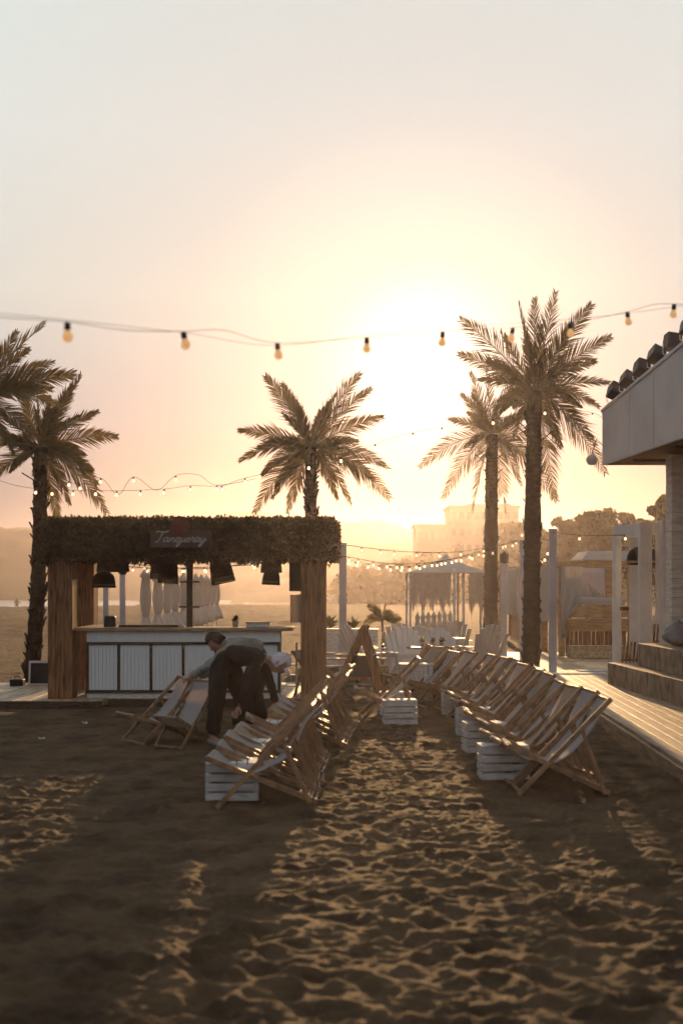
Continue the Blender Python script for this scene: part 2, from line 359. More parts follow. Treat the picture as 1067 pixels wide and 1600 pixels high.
tree(715, 832, 200, 22, 'slim upright tree in front of the hotel block', 7, 2500, .4, 'tall', 'slender_tree')
bb = MB(); rg = np.random.RandomState(11)
for i in range(150):
    px = rg.uniform(545, 1100); Y = rg.uniform(150, 230); top = np.interp(px, [545, 620, 660, 760, 900, 1100], [893, 880, 868, 862, 845, 840]) + rg.uniform(-5, 12)
    t = P(px, top, Y); r = rg.uniform(2.2, 4.5); leaf_cloud(bb, (t.x, Y, t.z - r * .7), (r, r, r * .8), 120, .5, rg); leaf_cloud(bb, (t.x, Y, (t.z - r) * .5), (r, r, t.z * .6), 90, .6, rg)
tag(bb.build('treeline', M['treeleaf']), 'hazy belt of low woodland in front of the far ridge', 'woodland', kind='stuff')

# breakwater of pale posts on the far beach
bw = empty('beach_palisade', (0, 0, 0), label='long low row of thin stakes across the far beach', cat='fence')
for i in range(46):
    t = i / 45; Y = 150 + 25 * t; px = 515 + 130 * t; p = P(px, 915, Y); g = gz(p.x, Y)
    MB().beam((p.x, Y, g - .2), (p.x + random.uniform(-.05, .05), Y, g + 1.25 + random.uniform(-.2, .15)), .09, .09).build('stake', M['whitewood'], bw)

# ------------------------------------------------------------------ palms
def frond(tip, rng, up=.25, width=.43, lw=.0118, N=46):
    """mesh of one frond from the origin to tip; leaflets in a shallow V"""
    tip = Vector(tip); L = tip.length; n = 16
    mid = tip * .5 + Vector((0, 0, up * L)); pts = []
    for i in range(n + 1):
        t = i / n; pts.append(mid * (2 * t * (1 - t)) + tip * t * t)
    b = MB(); sp = MB(); sp.tube(pts, [.018 * (1 - .8 * i / n) for i in range(n + 1)], 5)
    twist = rng.choice((-1, 1)) * rng.uniform(.75, 1.25)
    for i in range(N):
        t = .10 + .90 * i / N; f = t * n; k = min(int(f), n - 1); fr = f - k
        p = pts[k].lerp(pts[k + 1], fr); d = (pts[k + 1] - pts[k]).normalized()
        side = d.cross(Vector((0, 0, 1)))
        if side.length < .15: side = d.cross(Vector((0, 1, 0)))
        side = (Matrix.Rotation(twist * (1 + .15 * t), 3, d) @ side.normalized()); nrm = side.cross(d).normalized()
        if nrm.z < 0 and abs(twist) < 1.2: nrm = -nrm
        ll = width * L / 1.5 * min(1, .35 + 2.2 * t) * (1 - .80 * max(0, (t - .35) / .65) ** 1.2) * rng.uniform(.82, 1.15)
        for s in (-1, 1):
            a = d * rng.uniform(.72, .95) * (1 + .5 * t) + side * s * rng.uniform(.62, .85) + nrm * rng.uniform(.0, .35)
            a.normalize(); q = p + a * ll + Vector((0, 0, -.10 * ll * rng.uniform(.2, 1.6))); m2 = p + a * ll * .5
            wv = (d.cross(a).cross(a).normalized() + d.cross(a).normalized() * rng.uniform(-.8, .8)).normalized() * lw
            b.add([p - wv * .6, m2 - wv, q, m2 + wv, p + wv * .6], [(0, 1, 2, 3, 4)])
    return b, sp
def palm(name, base, crown, Y, tips, label, seed, tr=.19, z0=None, lean=0, extra=8, group='palm trees around the beach bar', bulge=True):
    """base px, crown (px, py): fronds end at the listed pixels"""
    rng = random.Random(seed); g = z0 if z0 is not None else gz(0, Y)
    bp = Vector(((base - HX) / FPX * Y, Y, g)); cp = P(crown[0], crown[1], Y)
    root = empty(name, bp, label=label, cat='palm tree', group=group)
    top = cp - bp; pts = []; rr = []; n = 46
    for i in range(n + 1):
        t = i / n; pts.append(Vector((top.x * t + .05 * math.sin(t * 3) * (1 if lean else 0), .03 * math.sin(t * 5), top.z * t - (.1 if i == 0 else 0))))
        r = tr * (1.08 - .22 * t) * (1 + (.06 if i % 3 == 0 else -.02) * rng.uniform(.5, 1.6)); 
        if bulge and abs(t - .55) < .03: r *= 1.10
        rr.append(r)
    tb = MB(); tb.tube(pts, rr, 14)
    for i in range(130):       # cut leaf bases and fibres on the trunk
        t = rng.uniform(.02, .98); th = rng.uniform(0, 6.28); k = min(int(t * n), n - 1); c = pts[k].lerp(pts[k + 1], t * n - k); r = rr[k]
        o1 = Vector((math.cos(th), math.sin(th), 0)); e = c + o1 * (r + rng.uniform(.015, .05)) + Vector((0, 0, rng.uniform(.02, .12)))
        tb.beam(c + o1 * r * .8 - Vector((0, 0, .05)), e, rng.uniform(.03, .08), .02)
    for i in range(5):
        t = rng.uniform(.8, .97); th = rng.uniform(0, 6.28); c = pts[int(t * n)]; o1 = Vector((math.cos(th), math.sin(th) * .5, rng.uniform(.2, .9)))
        tb.beam(c, c + o1 * rng.uniform(.3, .45), .035, .02)
    tb.build('trunk', M['trunk'], root, True)
    allf = [(P(x, y, Y) - cp, None) for x, y in tips]
    out_ = []
    for v, _ in allf:
        L2 = v.length; yy = rng.uniform(-.45, .45) * L2 * .7; out_.append(Vector((v.x, yy, v.z)))
    mx = sum(v.length for v in out_) / max(1, len(out_))
    for i in range(extra):
        th = (i + rng.random()) / extra * 6.28; el = rng.uniform(-.5, .9)
        out_.append(Vector((math.cos(th) * math.cos(el) * .55, math.sin(th) * math.cos(el), math.sin(el))) * mx * rng.uniform(.75, .95))
    for v in out_:
        upf = .10 if v.z > 0 else .22
        if v.z > .85 * v.length: upf = .02
        b, sp = frond(v, rng, upf)
        f = b.build('frond', M['leaf'], root); f.location = top
        s = sp.build('midrib', M['spine'], f)
    return root
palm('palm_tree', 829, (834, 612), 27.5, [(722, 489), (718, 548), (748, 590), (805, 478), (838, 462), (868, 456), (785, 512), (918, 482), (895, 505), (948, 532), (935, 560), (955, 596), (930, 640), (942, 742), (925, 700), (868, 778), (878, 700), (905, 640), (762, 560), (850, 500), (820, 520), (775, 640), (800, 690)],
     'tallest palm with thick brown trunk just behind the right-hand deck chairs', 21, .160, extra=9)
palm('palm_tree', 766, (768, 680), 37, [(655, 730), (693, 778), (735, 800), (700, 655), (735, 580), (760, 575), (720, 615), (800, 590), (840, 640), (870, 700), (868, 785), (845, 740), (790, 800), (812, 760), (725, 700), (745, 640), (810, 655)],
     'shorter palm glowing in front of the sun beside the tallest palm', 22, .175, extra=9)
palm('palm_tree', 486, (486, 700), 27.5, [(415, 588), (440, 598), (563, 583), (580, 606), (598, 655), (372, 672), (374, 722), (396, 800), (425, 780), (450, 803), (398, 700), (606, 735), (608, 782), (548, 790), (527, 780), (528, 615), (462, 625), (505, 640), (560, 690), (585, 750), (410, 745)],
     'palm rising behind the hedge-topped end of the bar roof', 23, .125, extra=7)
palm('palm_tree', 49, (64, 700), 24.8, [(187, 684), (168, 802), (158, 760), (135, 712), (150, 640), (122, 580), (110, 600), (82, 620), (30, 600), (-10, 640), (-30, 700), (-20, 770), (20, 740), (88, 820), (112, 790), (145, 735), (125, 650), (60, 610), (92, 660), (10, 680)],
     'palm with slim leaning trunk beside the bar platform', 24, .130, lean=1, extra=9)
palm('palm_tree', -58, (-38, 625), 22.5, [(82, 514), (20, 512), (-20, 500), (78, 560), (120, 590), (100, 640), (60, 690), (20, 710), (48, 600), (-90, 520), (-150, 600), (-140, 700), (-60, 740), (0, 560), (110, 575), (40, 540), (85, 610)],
     'palm mostly cut off by the photo edge, only its fronds showing', 25, .15, extra=7)

# ------------------------------------------------------------------ bar kiosk
KY = 20.7; KB = 22.9; KZ = .10
def kx(px, Y=KY): return (px - HX) / FPX * Y
kiosk = empty('beach_bar', (0, 0, 0), label='wooden beach bar kiosk with hedge-covered roof beam and white panelled counter', cat='bar kiosk')
pf = MB()
nbd = 31
for i in range(nbd):
    x0 = -6.6 + i * .21; pf.box((x0, 20.42 if x0 < -3.62 else 20.86, .0), (x0 + .20, 24.2, KZ + random.uniform(-.004, .004)))
pfo = tag(pf.build('bar_platform', M['deck'], bevel=.006), 'low plank platform under the beach bar', 'platform')
MB().box((-6.6, 20.385, -.05), (-3.43, 20.412, KZ - .012)).box((-3.42, 20.825, -.05), (-.1, 20.852, KZ - .012)).build('edge_board', M['darkwood'], pfo)
def board_col(x0, x1, y0, y1, z0, z1, name='column'):
    b = MB(); n = max(2, round((x1 - x0) / .12)); w_ = (x1 - x0) / n
    for i in range(n):
        j = random.uniform(-.006, .006); b.box((x0 + i * w_ + .003, y0 + j, z0), (x0 + (i + 1) * w_ - .003, y0 + .03 + j, z1))
        b.box((x0 + i * w_ + .003, y1 - .03 + j, z0), (x0 + (i + 1) * w_ - .003, y1 + j, z1))
    m_ = max(2, round((y1 - y0) / .12)); d_ = (y1 - y0 - .08) / m_
    for i in range(m_):
        j = random.uniform(-.006, .006)
        b.box((x0 + .004 + j, y0 + .04 + i * d_ + .003, z0), (x0 + .034 + j, y0 + .04 + (i + 1) * d_ - .003, z1))
        b.box((x1 - .034 + j, y0 + .04 + i * d_ + .003, z0), (x1 - .004 + j, y0 + .04 + (i + 1) * d_ - .003, z1))
    b.box((x0 + .05, y0 + .05, z0), (x1 - .05, y1 - .05, z1))
    return b.build(name, M['boards'], kiosk)
HB = CZ - (873 - HY) / FPX * KY; HT = CZ - (816 - HY) / FPX * KY
XL = kx(75); XR = kx(508)
board_col(XL, kx(114), KY, KY + .38, KZ, HB + .03); board_col(kx(470), XR, KY, KY + .38, KZ, HB + .03)
board_col(XL - .02, XL + .36, KB - .38, KB, KZ, HB + .03); board_col(XR - .36, XR, KB - .38, KB, KZ, HB + .03)
hd = MB(); e = .06
for (a, b) in (((XL - .04, KY - .10, HB), (XR + .10, KY + .42, HT)), ((XL - .04, KB - .42, HB), (XR + .10, KB + .10, HT)), ((XL - .04, KY + .42, HB), (XL + .42, KB - .42, HT)), ((XR - .36, KY + .42, HB), (XR + .10, KB - .42, HT))):
    hd.box(a, b)
hdr = hd.build('roof_beam', M['darkwood'], kiosk)
hl = MB(); rg = np.random.RandomState(5)
def leafpatch(p, n, s):
    d = Vector(rg.normal(size=3)); d.normalize(); d = (d + Vector(n) * .9).normalized(); q = d.cross(Vector(rg.normal(size=3))).normalized()
    p = Vector(p); L_ = s * rg.uniform(.6, 1.5); hl.add([p, p + d * L_ * .5 + q * L_ * .28, p + d * L_, p + d * L_ * .5 - q * L_ * .28], [(0, 1, 2, 3)])
def hedge_face(o, u, v, n, cnt):
    for _ in range(cnt):
        a, b_ = rg.rand(2); k = rg.uniform(-.03, .05); leafpatch(Vector(o) + Vector(u) * a + Vector(v) * b_ + Vector(n) * k, n, .055)
x0, x1 = XL - .06, XR + .13; zz = HT - HB
hedge_face((x0, KY - .12, HB), (x1 - x0, 0, 0), (0, 0, zz), (0, -1, 0), 9000)
hedge_face((x0, KY - .12, HT), (x1 - x0, 0, 0), (0, .54, 0), (0, 0, 1), 4000)
hedge_face((x0, KY - .12, HB + .01), (x1 - x0, 0, 0), (0, .54, 0), (0, 0, -1), 1200)
hedge_face((x0, KB - .42, HB), (x1 - x0, 0, 0), (0, 0, zz), (0, -1, 0), 3000)
hedge_face((x0, KB + .12, HB), (x1 - x0, 0, 0), (0, 0, zz), (0, 1, 0), 2500)
hedge_face((x0, KB - .42, HT), (x1 - x0, 0, 0), (0, .54, 0), (0, 0, 1), 2500)
hedge_face((x0, KY, HB), (0, KB - KY, 0), (0, 0, zz), (-1, 0, 0), 2600); hedge_face((x0, KY - .1, HT), (.5, 0, 0), (0, 2.3, 0), (0, 0, 1), 1500)
hedge_face((x1, KY, HB), (0, KB - KY, 0), (0, 0, zz), (1, 0, 0), 2600); hedge_face((x1 - .5, KY - .1, HT), (.5, 0, 0), (0, 2.3, 0), (0, 0, 1), 1500)
hedge_face((x0 - .05, KY - .15, HB - .06), (.3, 0, 0), (0, 0, .25), (-.7, -.7, -.3), 500)
for _ in range(220):
    xx = rg.uniform(x0, x1); up_ = rg.rand() < .7; z_ = HT if up_ else HB; yy = KY + rg.uniform(-.12, .4) if rg.rand() < .6 else KB + rg.uniform(-.4, .1)
    for q in range(5): leafpatch((xx + rg.uniform(-.02, .02), yy, z_ + (q * .018 if up_ else -q * .014)), (rg.uniform(-.6, .6), 0, 1 if up_ else -1), .05)
hl.build('hedge_covering', M['hedge'], hdr)
# sign with handwritten lettering, drawn as strokes
sg = empty('bar_sign', (kx(283, KY - .2), KY - .20, 0), label='small board with script lettering on the hedge of the bar roof', cat='sign')
sz0 = CZ - (856 - HY) / FPX * (KY - .2); sz1 = CZ - (829 - HY) / FPX * (KY - .2); hw = 47 / FPX * KY
MB().box((-hw, -.02, sz0), (hw, .06, sz1)).build('board', M['signboard'], sg, bevel=.006)
def cs(pts, n=7):     # Catmull-Rom
    o = []; q = [pts[0]] + list(pts) + [pts[-1]]
    for i in range(1, len(q) - 2):
        for k in range(n):
            t = k / n; a, b, c, d = [np.array(z_, float) for z_ in q[i - 1:i + 3]]
            o.append(.5 * (2 * b + (c - a) * t + (2 * a - 5 * b + 4 * c - d) * t * t + (3 * b - a - 3 * c + d) * t ** 3))
    o.append(np.array(pts[-1], float)); return o
STR = [ # x, y in letter units (x-height 1); cursive
 [(-.1, 2.05), (.1, 2.35), (.7, 2.25), (1.5, 2.2), (2.1, 2.45)], [(1.05, 2.2), (.95, 1.4), (.75, .5), (.4, -.1), (.05, .1)],
 [(2.35, .85), (1.95, 1.0), (1.6, .5), (1.75, .02), (2.15, .3), (2.4, .95), (2.3, .2), (2.55, .05), (2.9, .6)],
 [(2.8, .95), (2.75, .05), (3.0, .75), (3.3, .95), (3.4, .6), (3.35, .1), (3.7, .15), (3.9, .5)],
 [(4.5, .85), (4.1, 1.0), (3.8, .5), (3.95, .02), (4.3, .3), (4.55, .95), (4.35, -.2), (4.2, -1.0), (4.45, -.9), (4.9, .2)],
 [(4.9, .95), (4.8, .3), (5.0, .02), (5.3, .35), (5.45, .95), (5.35, .2), (5.6, .05), (5.85, .45)],
 [(5.85, .4), (6.3, .75), (6.15, 1.0), (5.85, .7), (5.85, .2), (6.2, .0), (6.6, .4)],
 [(6.6, .4), (6.75, 1.1), (6.85, .9), (7.1, .85), (7.0, .2), (7.25, .05), (7.5, .5)],
 [(8.05, .85), (7.65, 1.0), (7.4, .5), (7.55, .02), (7.85, .3), (8.1, .95), (8.0, .2), (8.25, .05), (8.5, .5)],
 [(8.5, .95), (8.45, .3), (8.7, .05), (8.95, .4), (9.1, .95), (8.9, -.2), (8.55, -1.0), (8.3, -.85), (8.8, -.1), (9.5, .5)]]
lt = MB(); sx = 2 * hw * .86 / 9.6; sy = (sz1 - sz0) / 3.9
for st in STR:
    lt.tube([(-hw * .86 + p[0] * sx + p[1] * sx * .22, -.028, sz0 + (sz1 - sz0) * .34 + p[1] * sy) for p in cs(st)], .011, 5)
lt.build('lettering', M['lettering'], sg)
sl = empty('round_seal', (kx(285), KY - .24, 0), label='dark red round emblem on top edge above the script sign', cat='emblem')
c = P(285, 822, KY - .24); b = MB()
dsc = [(.13 * math.cos(2 * math.pi * k / 28), .13 * math.sin(2 * math.pi * k / 28)) for k in range(28)]
b.add([(x, -.03, c.z + z) for x, z in dsc] + [(x, .03, c.z + z) for x, z in dsc], [tuple(range(28)), tuple(reversed(range(28, 56)))] + [(k, (k + 1) % 28, 28 + (k + 1) % 28, 28 + k) for k in range(28)])
b.build('disc', M['seal'], sl, bevel=.008)

# counter
CT = CZ - (981 - HY) / FPX * KY; cx0, cx1 = kx(132), kx(437)
ct = MB().box((cx0, KY + .20, KZ + .10), (cx1, KY + .68, CT - .05)); counter = empty('bar_counter', (0, 0, 0), label='white counter with dark-framed panels inside the beach bar', cat='bar counter')
ct.build('carcass', M['panel'], counter)
MB().box((cx0 + .004, KY + .19, KZ), (cx1 - .004, KY + .66, KZ + .10)).build('plinth', M['whitewood'], counter)
MB().box((kx(113) + .01, KY + .12, CT - .05), (kx(457), KY + .78, CT)).box((kx(113) + .01, KY + .78, CT - .05), (kx(113) + .6, KB - .45, CT)).build('countertop', M['palewood'], counter, bevel=.008)
MB().box((kx(113) + .05, KY + .79, KZ), (kx(113) + .5, KB - .5, CT - .052)).build('side_counter', M['boards'], counter)
z1 = CZ - (1006 - HY) / FPX * KY; z2 = CZ - (1082 - HY) / FPX * KY
fr = MB().box((cx0, KY + .165, z1 - .02), (cx1, KY + .199, z1 + .02)).box((cx0, KY + .165, z2 - .02), (cx1, KY + .199, z2 + .02))
npan = 6; pw = (cx1 - cx0) / npan
for i in range(npan + 1):
    xx = cx0 + i * pw; fr.box((xx - .018 + (.018 if i == 0 else 0) - (.018 if i == npan else 0), KY + .166, z2 + .02), (xx + .018 + (.018 if i == 0 else 0) - (.018 if i == npan else 0), KY + .199, z1 - .02))
fr.build('trim', M['darkwood'], counter)
for i in range(npan):
    xx = cx0 + i * pw; b = MB()
    for k in range(8):
        wq = (pw - .04) / 8; b.box((xx + .02 + k * wq + .002, KY + .186, z2 + .024), (xx + .02 + (k + 1) * wq - .002, KY + .199, z1 - .024))
    b.build('panel', M['panel'], counter)
# post with crossbars, standing on the counter
pm = kx(297, KY + .5); b = MB().beam((pm, KY + .5, CT), (pm, KY + .5, HB + .03), .09, .09); po = b.build('support_post', M['darkwood'], kiosk)
b = MB()
for yy in (909, 949): z_ = CZ - (yy - HY) / FPX * KY; b.beam((pm - .15, KY + .43, z_), (pm + .15, KY + .43, z_), .04, .025)
b.build('crossbar', M['darkwood'], po)
# things on the counter
cs_ = empty('speaker', (kx(173, KY + .4), KY + .4, CT), label='small black speaker on the counter near the boarded column', cat='speaker')
MB().box((-.09, -.08, 0), (.09, .08, .17), .012).build('cabinet', M['black'], cs_, bevel=.02)
MB().lathe([(.055, 0), (.05, .006), (.0, .012)], n=18).build('cone', M['chalk'], cs_).matrix_local = Matrix.Translation((0, -.076, .085)) @ Matrix.Rotation(R(90), 4, 'X')
b = MB().box((kx(187, KY + .4), KY + .3, CT), (kx(288, KY + .4), KY + .5, CT + .035)); tag(b.build('bar_mat', M['black'], bevel=.008), 'long black bar mat lying on the counter', 'bar mat')
b = MB().lathe([(.03, 0), (.045, .05), (.043, .05), (.028, .004)], (kx(283, KY + .24), KY + .22, CT)); tag(b.build('cup', M['white'], smooth=True), 'small white cup by the middle post', 'cup')
pk = empty('bar_tray', (kx(403, KY + .4), KY + .4, CT), label='pale flat box at the sunny end of the counter', cat='tray')
MB().box((-.17, -.1, 0), (.17, .1, .06)).build('body', M['whitewood'], pk, bevel=.006); MB().box((-.18, -.11, .06), (.18, .11, .08)).build('lid', M['palewood'], pk, bevel=.004)
def small_plant(loc, h, n, label, pot=True, name='potted_plant', seed=1, pm_='whitewood', r=.09, sc=1):
    rng = random.Random(seed); root = empty(name, loc, label=label, cat='plant', group='potted plants around the beach club'); zb = 0
    if pot:
        MB().lathe([(r * .75, 0), (r, r * 1.7), (r * 1.08, r * 1.75), (r * .9, r * 1.72), (r * .85, r * 1.4)], n=18).build('pot', M[pm_], root, True); zb = r * 1.4
    b = MB()
    for i in range(n):
        th = rng.uniform(0, 6.28); el = rng.uniform(.3, 1.4); L_ = h * rng.uniform(.5, 1); d = Vector((math.cos(th) * math.cos(el), math.sin(th) * math.cos(el), math.sin(el)))
        p0 = Vector((0, 0, zb)); p1 = p0 + d * L_ * .6; p2 = p0 + d * L_ + Vector((0, 0, -.15 * L_)); s = d.cross(Vector((0, 0, 1))).normalized() * .022 * sc
        b.add([p0 - s * .3, p1 - s, p2, p1 + s, p0 + s * .3], [(0, 1, 2, 3, 4)])
    b.build('foliage', M['treeleaf'], root); return root
small_plant((kx(368, KY + .45), KY + .45, CT), .16, 40, 'little leafy plant in a pot on the bar counter', r=.05, sc=.8)
# wicker lamps
def wicker(px, py, Y, wpx, hpx, label, tilt=0, band=False, hang=True, cap=0):
    c = P(px, py, Y); s = FPX / Y; w_ = wpx / s / 2 * 1.08; h_ = hpx / s
    root = empty('wicker_lamp', (c.x, Y, c.z), label=label, cat='wicker lamp', group='wicker lamps hanging in the bar')
    root.rotation_euler = (0, R(tilt), 0)
    prof = [(w_, -h_ / 2), (w_ * .97, -h_ * .3), (w_ * .9, 0), (w_ * .78, h_ * .25), (w_ * .5, h_ * .43), (w_ * .15, h_ * .5)]
    b = MB(); n = 40; vs = []
    for i in range(len(prof) - 1):    # woven rings and ribs with gaps between
        for k in range(3):
            t = k / 3; r = prof[i][0] * (1 - t) + prof[i + 1][0] * t; z = prof[i][1] * (1 - t) + prof[i + 1][1] * t
            b.tube([(r * math.cos(2 * math.pi * q / 24), r * math.sin(2 * math.pi * q / 24), z) for q in range(25)], .008, 4, False)
    for k in range(30):
        th = 2 * math.pi * k / 30; b.tube([(r * math.cos(th), r * math.sin(th), z) for r, z in prof], .007, 4)
    b.lathe([(r * .985, z) for r, z in prof[1:4]], n=24)
    b.build('shade', M['wicker'], root)
    if band:
        b = MB(); b.lathe([(w_ * 1.01, -h_ * .42), (w_ * 1.0, -h_ * .30), (w_ * .985, -h_ * .30), (w_ * .99, -h_ * .42)], n=24); b.build('rim_band', M['wickerband'], root)
    if hang:
        L_ = HB + .02 - c.z; MB().tube([(0, 0, h_ * .5), (math.tan(R(-tilt)) * max(.02, L_ - h_ * .5), 0, max(L_, h_ * .5 + .02))], .006, 5).build('cord', M['cable'], root)
    return root
wicker(177, 877, KY + 1.3, 46, 32, 'wide wicker dome lamp highest in the bar beside the boarded column')
wicker(163, 905, KY + .9, 33, 25, 'small wicker dome lamp with pale rim hanging below the wide dome', 0, True)
wicker(253, 885, KY + 1.3, 33, 38, 'wicker lamp half hidden behind the banded bell lamp', 0)
wicker(264, 889, KY + .7, 28, 44, 'tall bell-shaped wicker lamp in front of the closed parasols', 4, False)
wicker(345, 888, KY + .7, 34, 46, 'tilted bell-shaped wicker lamp with a gold band beside the middle post', -12, True)
wicker(424, 880, KY + .9, 30, 28, 'upper wicker lamp above the reddish lower lamp', 0)
wicker(424, 900, KY + .7, 25, 26, 'lowest wicker lamp with straight sides near the hanging speaker', 3, True)
sp_ = empty('hanging_speaker', (kx(461, KY + .4), KY + .45, 0), label='tall dark box speaker hung beside the bar column', cat='speaker')
za = CZ - (924 - HY) / FPX * KY; MB().box((-.085, -.08, za), (.085, .1, HB - .02)).build('cabinet', M['darkwood'], sp_, bevel=.01)
MB().box((-.02, -.02, HB - .02), (.02, .02, HB + .02)).build('bracket', M['black'], sp_); MB().box((-.07, -.086, za + .03), (.07, -.081, HB - .06)).build('grille', M['chalk'], sp_)
b = MB()
za = CZ - (930 - HY) / FPX * KY; b.sheet(lambda u, v: (kx(462, KY + .8) - .08 + u * .17, KY + .8 + .02 * math.sin(u * 14), za - v * .42), 10, 6)
tag(b.build('hanging_cloth', M['cloth'], solid=.004), 'pale cloth hanging under the box speaker beside the column', 'cloth')
b = MB()
for k in range(4): z_ = KZ + .12 + k * .16; b.box((-.14, -.12, z_), (.14, .12, z_ + .02))
for sx_ in (-1, 1):
    for sy_ in (-1, 1): b.box((sx_ * .15 - .012, sy_ * .13 - .012, KZ), (sx_ * .15 + .012, sy_ * .13 + .012, KZ + .78))
tag(b.build('shelf_rack', M['whitewood'], loc=(kx(448, KY + .9), KY + .9, 0)), 'small pale shelf rack between the counter and the sunlit column', 'shelf')
# speaker and framed board by the platform
fb = empty('leaning_board', (kx(62, 23.6), 23.6, KZ + .005), label='dark panel in a white frame standing behind the boarded column', cat='board'); fb.rotation_euler = (R(-8), 0, 0)
MB().box((-.15, 0, .02), (.20, .02, .36)).build('panel', M['chalk'], fb)
MB().box((-.18, -.01, 0), (-.15, .03, .40)).box((.20, -.01, 0), (.23, .03, .40)).box((-.15, -.01, .36), (.20, .03, .40)).box((-.15, -.01, 0), (.20, .03, .02)).build('frame', M['white'], fb)
bc = empty('black_case', (kx(28, 23.4), 23.4, KZ + .005), label='squat black case on the platform beside the slim palm', cat='case')
MB().box((-.11, -.1, 0), (.11, .1, .11)).build('body', M['black'], bc, bevel=.015); MB().tube([(-.05, 0, .11), (-.04, 0, .15), (.04, 0, .15), (.05, 0, .11)], .008, 6).build('handle', M['black'], bc)

# ------------------------------------------------------------------ posts and parasols behind the bar
def post(px, top, Y, w_, label, z0=0, cap=False, material='grey', name='festoon_post'):
    c = P(px, top, Y); z0 = z0 if z0 is not None else gz(c.x, Y)
    root = empty(name, (c.x, Y, z0), label=label, cat='post', group='painted posts carrying the string lights')
    MB().box((-w_ / 2, -w_ / 2, -.2), (w_ / 2, w_ / 2, c.z - z0)).build('shaft', M[material], root, bevel=.008)
    if cap: MB().lathe([(w_ * .5, -.28), (w_ * .8, -.24), (w_ * .85, -.08), (w_ * .5, 0), (.0, .02)], (0, 0, c.z - z0), 12).build('lamp_cap', M['socket'], root, True)
    else: MB().box((-w_ / 2 - .01, -w_ / 2 - .01, c.z - z0), (w_ / 2 + .01, w_ / 2 + .01, c.z - z0 + .02)).build('cap', M[material], root)
    for k in (.1, .3): pass
    MB().tube([(0, -w_ / 2, c.z - z0 - .06), (0, -w_ / 2 - .04, c.z - z0 - .07), (0, -w_ / 2 - .05, c.z - z0 - .03)], .006, 5).build('hook', M['black'], root)
    return root
post(535.5, 850, 29.5, .155, 'pale lilac post beside the sunlit bar column')
post(863, 828, 26, .13, 'tallest pale post in front of the daybed', .15)
post(816, 845, 32, .12, 'thin pale post touching the tallest palm trunk')
post(787, 862, 33, .13, 'pale post with a round brown top between the palms', cap=True)
post(166, 880, 28, .10, 'grey post under the small dome lamp behind the bar')
post(192, 878, 30, .11, 'grey post with lamp head behind the closed parasols', cap=True)
post(715, 890, 46, .08, 'distant thin post against the beach')
for i in range(10):
    Y = 31 + i * 2.3; x = kx([228, 247, 262, 274, 287, 306, 315, 323, 331, 339][i], Y); g = gz(x, Y); rg2 = random.Random(40 + i)
    label = ORD[i] + ' closed white parasol counted from the bar, seen over the counter' if i else 'largest closed white parasol with flared hem, seen over the counter'
    root = empty('closed_parasol', (x, Y, g), label=label, cat='parasol', group='closed white parasols in a row')
    MB().tube([(0, 0, 0), (0, 0, 2.1)], .022, 8).build('pole', M['whitewood'], root)
    ph = rg2.uniform(0, 6); hh = rg2.uniform(-.06, .06)
    fn = lambda t, z: 1 + .16 * math.sin(8 * t + ph) * min(1, (2.1 - z) * 2)
    MB().lathe([(.0, 2.14 + hh), (.07, 2.02 + hh), (.14, 1.9 + hh), (.085, 1.87 + hh), (.11, 1.6 + hh), (.12, 1.4), (.085, 1.15), (.06, 1.1), (.09, 1.0), (.17, .78), (.22, .55), (.205, .55), (.16, .75)], n=32, fn=fn).build('canopy', M['cloth'], root, True)
    MB().lathe([(.07, 1.07), (.078, 1.11), (.072, 1.14)], n=16).build('tie', M['grey'], root, True)
    MB().lathe([(.28, 0), (.28, .08), (.05, .10), (.04, .2)], n=20).build('base', M['grey'], root)

# ------------------------------------------------------------------ deck chairs
def make_deckchair(fab='sling', name='deck_chair', sag=0.0):
    root = empty(name)
    b = MB()
    for s in (-1, 1): b.beam((-.43, s * .285, 0), (.44, s * .285, .82), .025, .045)
    b.beam((.425, -.285, .805), (.425, .285, .805), .03, .035); b.beam((-.41, -.285, .02), (-.41, .285, .02), .03, .025)
    b.build('back_frame', M['chairwood'], root, bevel=.004)
    b = MB()
    for s in (-1, 1): b.beam((-.52, s * .245, .40), (.46, s * .245, .03), .025, .045)
    b.beam((-.51, -.258, .395), (-.51, .258, .395), .045, .03)
    for k in range(3): b.beam((.30 + k * .07, -.245, .09 - k * .026), (.30 + k * .07, .245, .09 - k * .026), .022, .022)
    b.build('seat_frame', M['chairwood'], root, bevel=.004)
    b = MB()
    for s in (-1, 1): b.beam((.16, s * .315, .565), (.40, s * .315, .03), .022, .04)
    b.beam((.40, -.315, .05), (.40, .315, .05), .022, .03)
    b.build('prop_frame', M['chairwood'], root, bevel=.004)
    pr = cs([(.43, .825), (.30, .60), (.16 + sag * .5, .43 - sag), (.02 + sag * .5, .315 - sag), (-.14, .265 - sag * .8), (-.32, .30 - sag * .6), (-.50, .415), (-.53, .40)], 4)
    b = MB(); n = len(pr) - 1
    b.sheet(lambda u, v: (pr[round(v * n)][0], (u - .5) * .47, pr[round(v * n)][1] - .012 * math.cos((u - .5) * math.pi) * math.sin(v * math.pi)), 6, n)
    b.build('sling', M[fab], root, True, solid=.004)
    return root
proto = make_deckchair()
proto2 = make_deckchair('slingtan'); proto3 = make_deckchair('sling', sag=.05); proto4 = make_deckchair('sling', sag=-.03)
